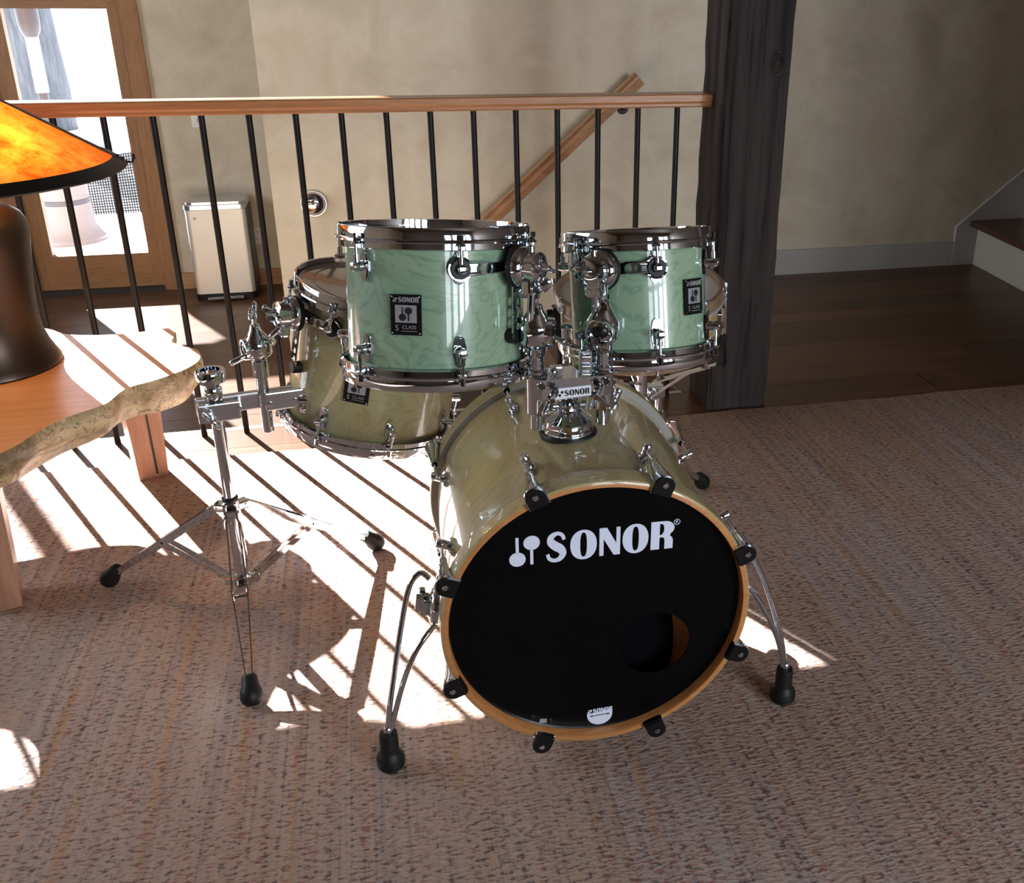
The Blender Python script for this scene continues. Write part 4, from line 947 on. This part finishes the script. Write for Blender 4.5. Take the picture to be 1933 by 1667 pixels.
def leg(x, y, rot, inlay=False):
    w1, w0, zt = .050, .038, TZ-TH+.004-RZ
    T = M.Translation((x-O4.x, y-O4.y, 0)) @ M.Rotation(rad(rot), 4, 'Z')
    b = B(); vs = [(sx_*w_, sy_*w_, z) for z, w_ in ((0, w0), (zt, w1)) for sx_, sy_ in ((-1, -1), (1, -1), (1, 1), (-1, 1))]
    b.add(vs, [(0, 3, 2, 1), (4, 5, 6, 7), (0, 1, 5, 4), (1, 2, 6, 5), (2, 3, 7, 6), (3, 0, 4, 7)], T, 0, False); lg = b.build('leg', 'leg', tb)
    if inlay:
        b = B(); b.strip(T @ V((w0*.25, -w0-.0004, .01)), T @ V((w1*.1, -w1-.0004, zt-.005)), .006, .004, .002, T.to_3x3() @ V((1, 0, 0))); b.build('crack', 'dark', lg)
        b = B(); b.lathe([(0, .0008), (.010, .0005), (.0105, 0)], T @ mtx((-w1*.45, -w1*.955, zt*.80), (0, -1, .04)) @ M.Diagonal((.8, 2.0, 1, 1)), 16); b.build('knot', 'dark', lg)
        b = B(); b.lathe([(0, .0008), (.010, .0005), (.0105, 0)], T @ mtx((w1*.86, -w1*.955, zt*.70), (0, -1, .04)) @ M.Diagonal((.6, 2.2, 1, 1)), 16); b.build('inlay', 'blue', lg)
    return lg
leg(-.672, 2.705, 23, True); leg(-.878, 2.105, 15); leg(-1.38, 2.65, -10); leg(-1.36, 2.44, 10)

# ================================================================== table lamp
LX, LY = -.94, 2.546
lm = thing('table_lamp', 'bronze table lamp with glowing amber mica cone shade on the slab table', 'lamp', loc=(LX, LY, TZ))
b = B(); b.lathe([(0, 0), (.146, 0), (.150, .004), (.149, .010), (.142, .022), (.130, .048), (.121, .080), (.117, .12), (.120, .18), (.126, .24), (.134, .30), (.138, .33), (.136, .352), (.126, .372), (.105, .388), (.080, .394), (.035, .397), (.030, .41), (.030, .44), (0, .44)], None, 64); b.build('base', 'bronze', lm)
SR, SZ, ST, SR0 = .372, .474, .664, .075
sl = lambda t: (SR+(SR0-SR)*t, SZ+(ST-SZ)*t)
b = B(); b.lathe([sl(.09), sl(1)], None, 72); sh = b.build('shade', 'mica', lm); tag(sh, label='glowing amber mica cone shade')
b = B(); r1, z1 = sl(.09); b.lathe([(SR+.002, SZ-.004), (SR+.004, SZ), (r1+.003, z1+.004), (r1-.001, z1+.002), (SR-.002, SZ-.004)], None, 72, close=True); b.build('shade_band', 'band', sh)
b = B(); b.lathe([(SR0+.010, ST-.006), (SR0+.002, ST+.004), (.0, ST+.012)], None, 40); b.lathe([(.0, ST+.05), (.010, ST+.045), (.012, ST+.03), (.008, ST+.01)], None, 20); b.build('cap', 'band', sh)
for a in (12, 102, 192, 282):
    c, s_ = math.cos(rad(a)), math.sin(rad(a)); p0, p1 = sl(.02), sl(1)
    nrm = V((c*(ST-SZ), s_*(ST-SZ), SR-SR0)).normalized(); tt = V((-s_, c, 0))
    b = B(); b.strip(V((c*p0[0], s_*p0[0], p0[1]))+nrm*.004, V((c*p1[0], s_*p1[0], p1[1]))+nrm*.004, .026, .018, .003, tt)
    for k in (.03, .065): q_ = sl(k); b.sphere(V((c*q_[0], s_*q_[0], q_[1]))+nrm*.006, .0045, 8)
    b.tube([V((c*(SR+.002), s_*(SR+.002), SZ+.002)), V((c*(SR+.014), s_*(SR+.014), SZ+.0)), V((c*(SR+.020), s_*(SR+.020), SZ+.010)), V((c*(SR+.019), s_*(SR+.019), SZ+.020))], .0032, 8)
    b.build('strap', 'band', sh)
for k, (bx, by) in enumerate(((.15, -.14), (-.10, .02))):
    b = B(); b.sphere((0, 0, 0), .026, 16, 0, None, (1, 1, 1.2)); b.build('bulb', 'bulb', lm, M.Translation((bx, by, .53)))
    b = B(); b.cyl((bx*.2, by*.2, .44), (bx*.9, by*.9, .517), .008, seg=10); b.build('socket', 'band', lm)
    light('lamp_light', 'POINT', (LX+bx, LY+by, TZ+.53), 30, (1, .66, .30)).data.shadow_soft_size = .03
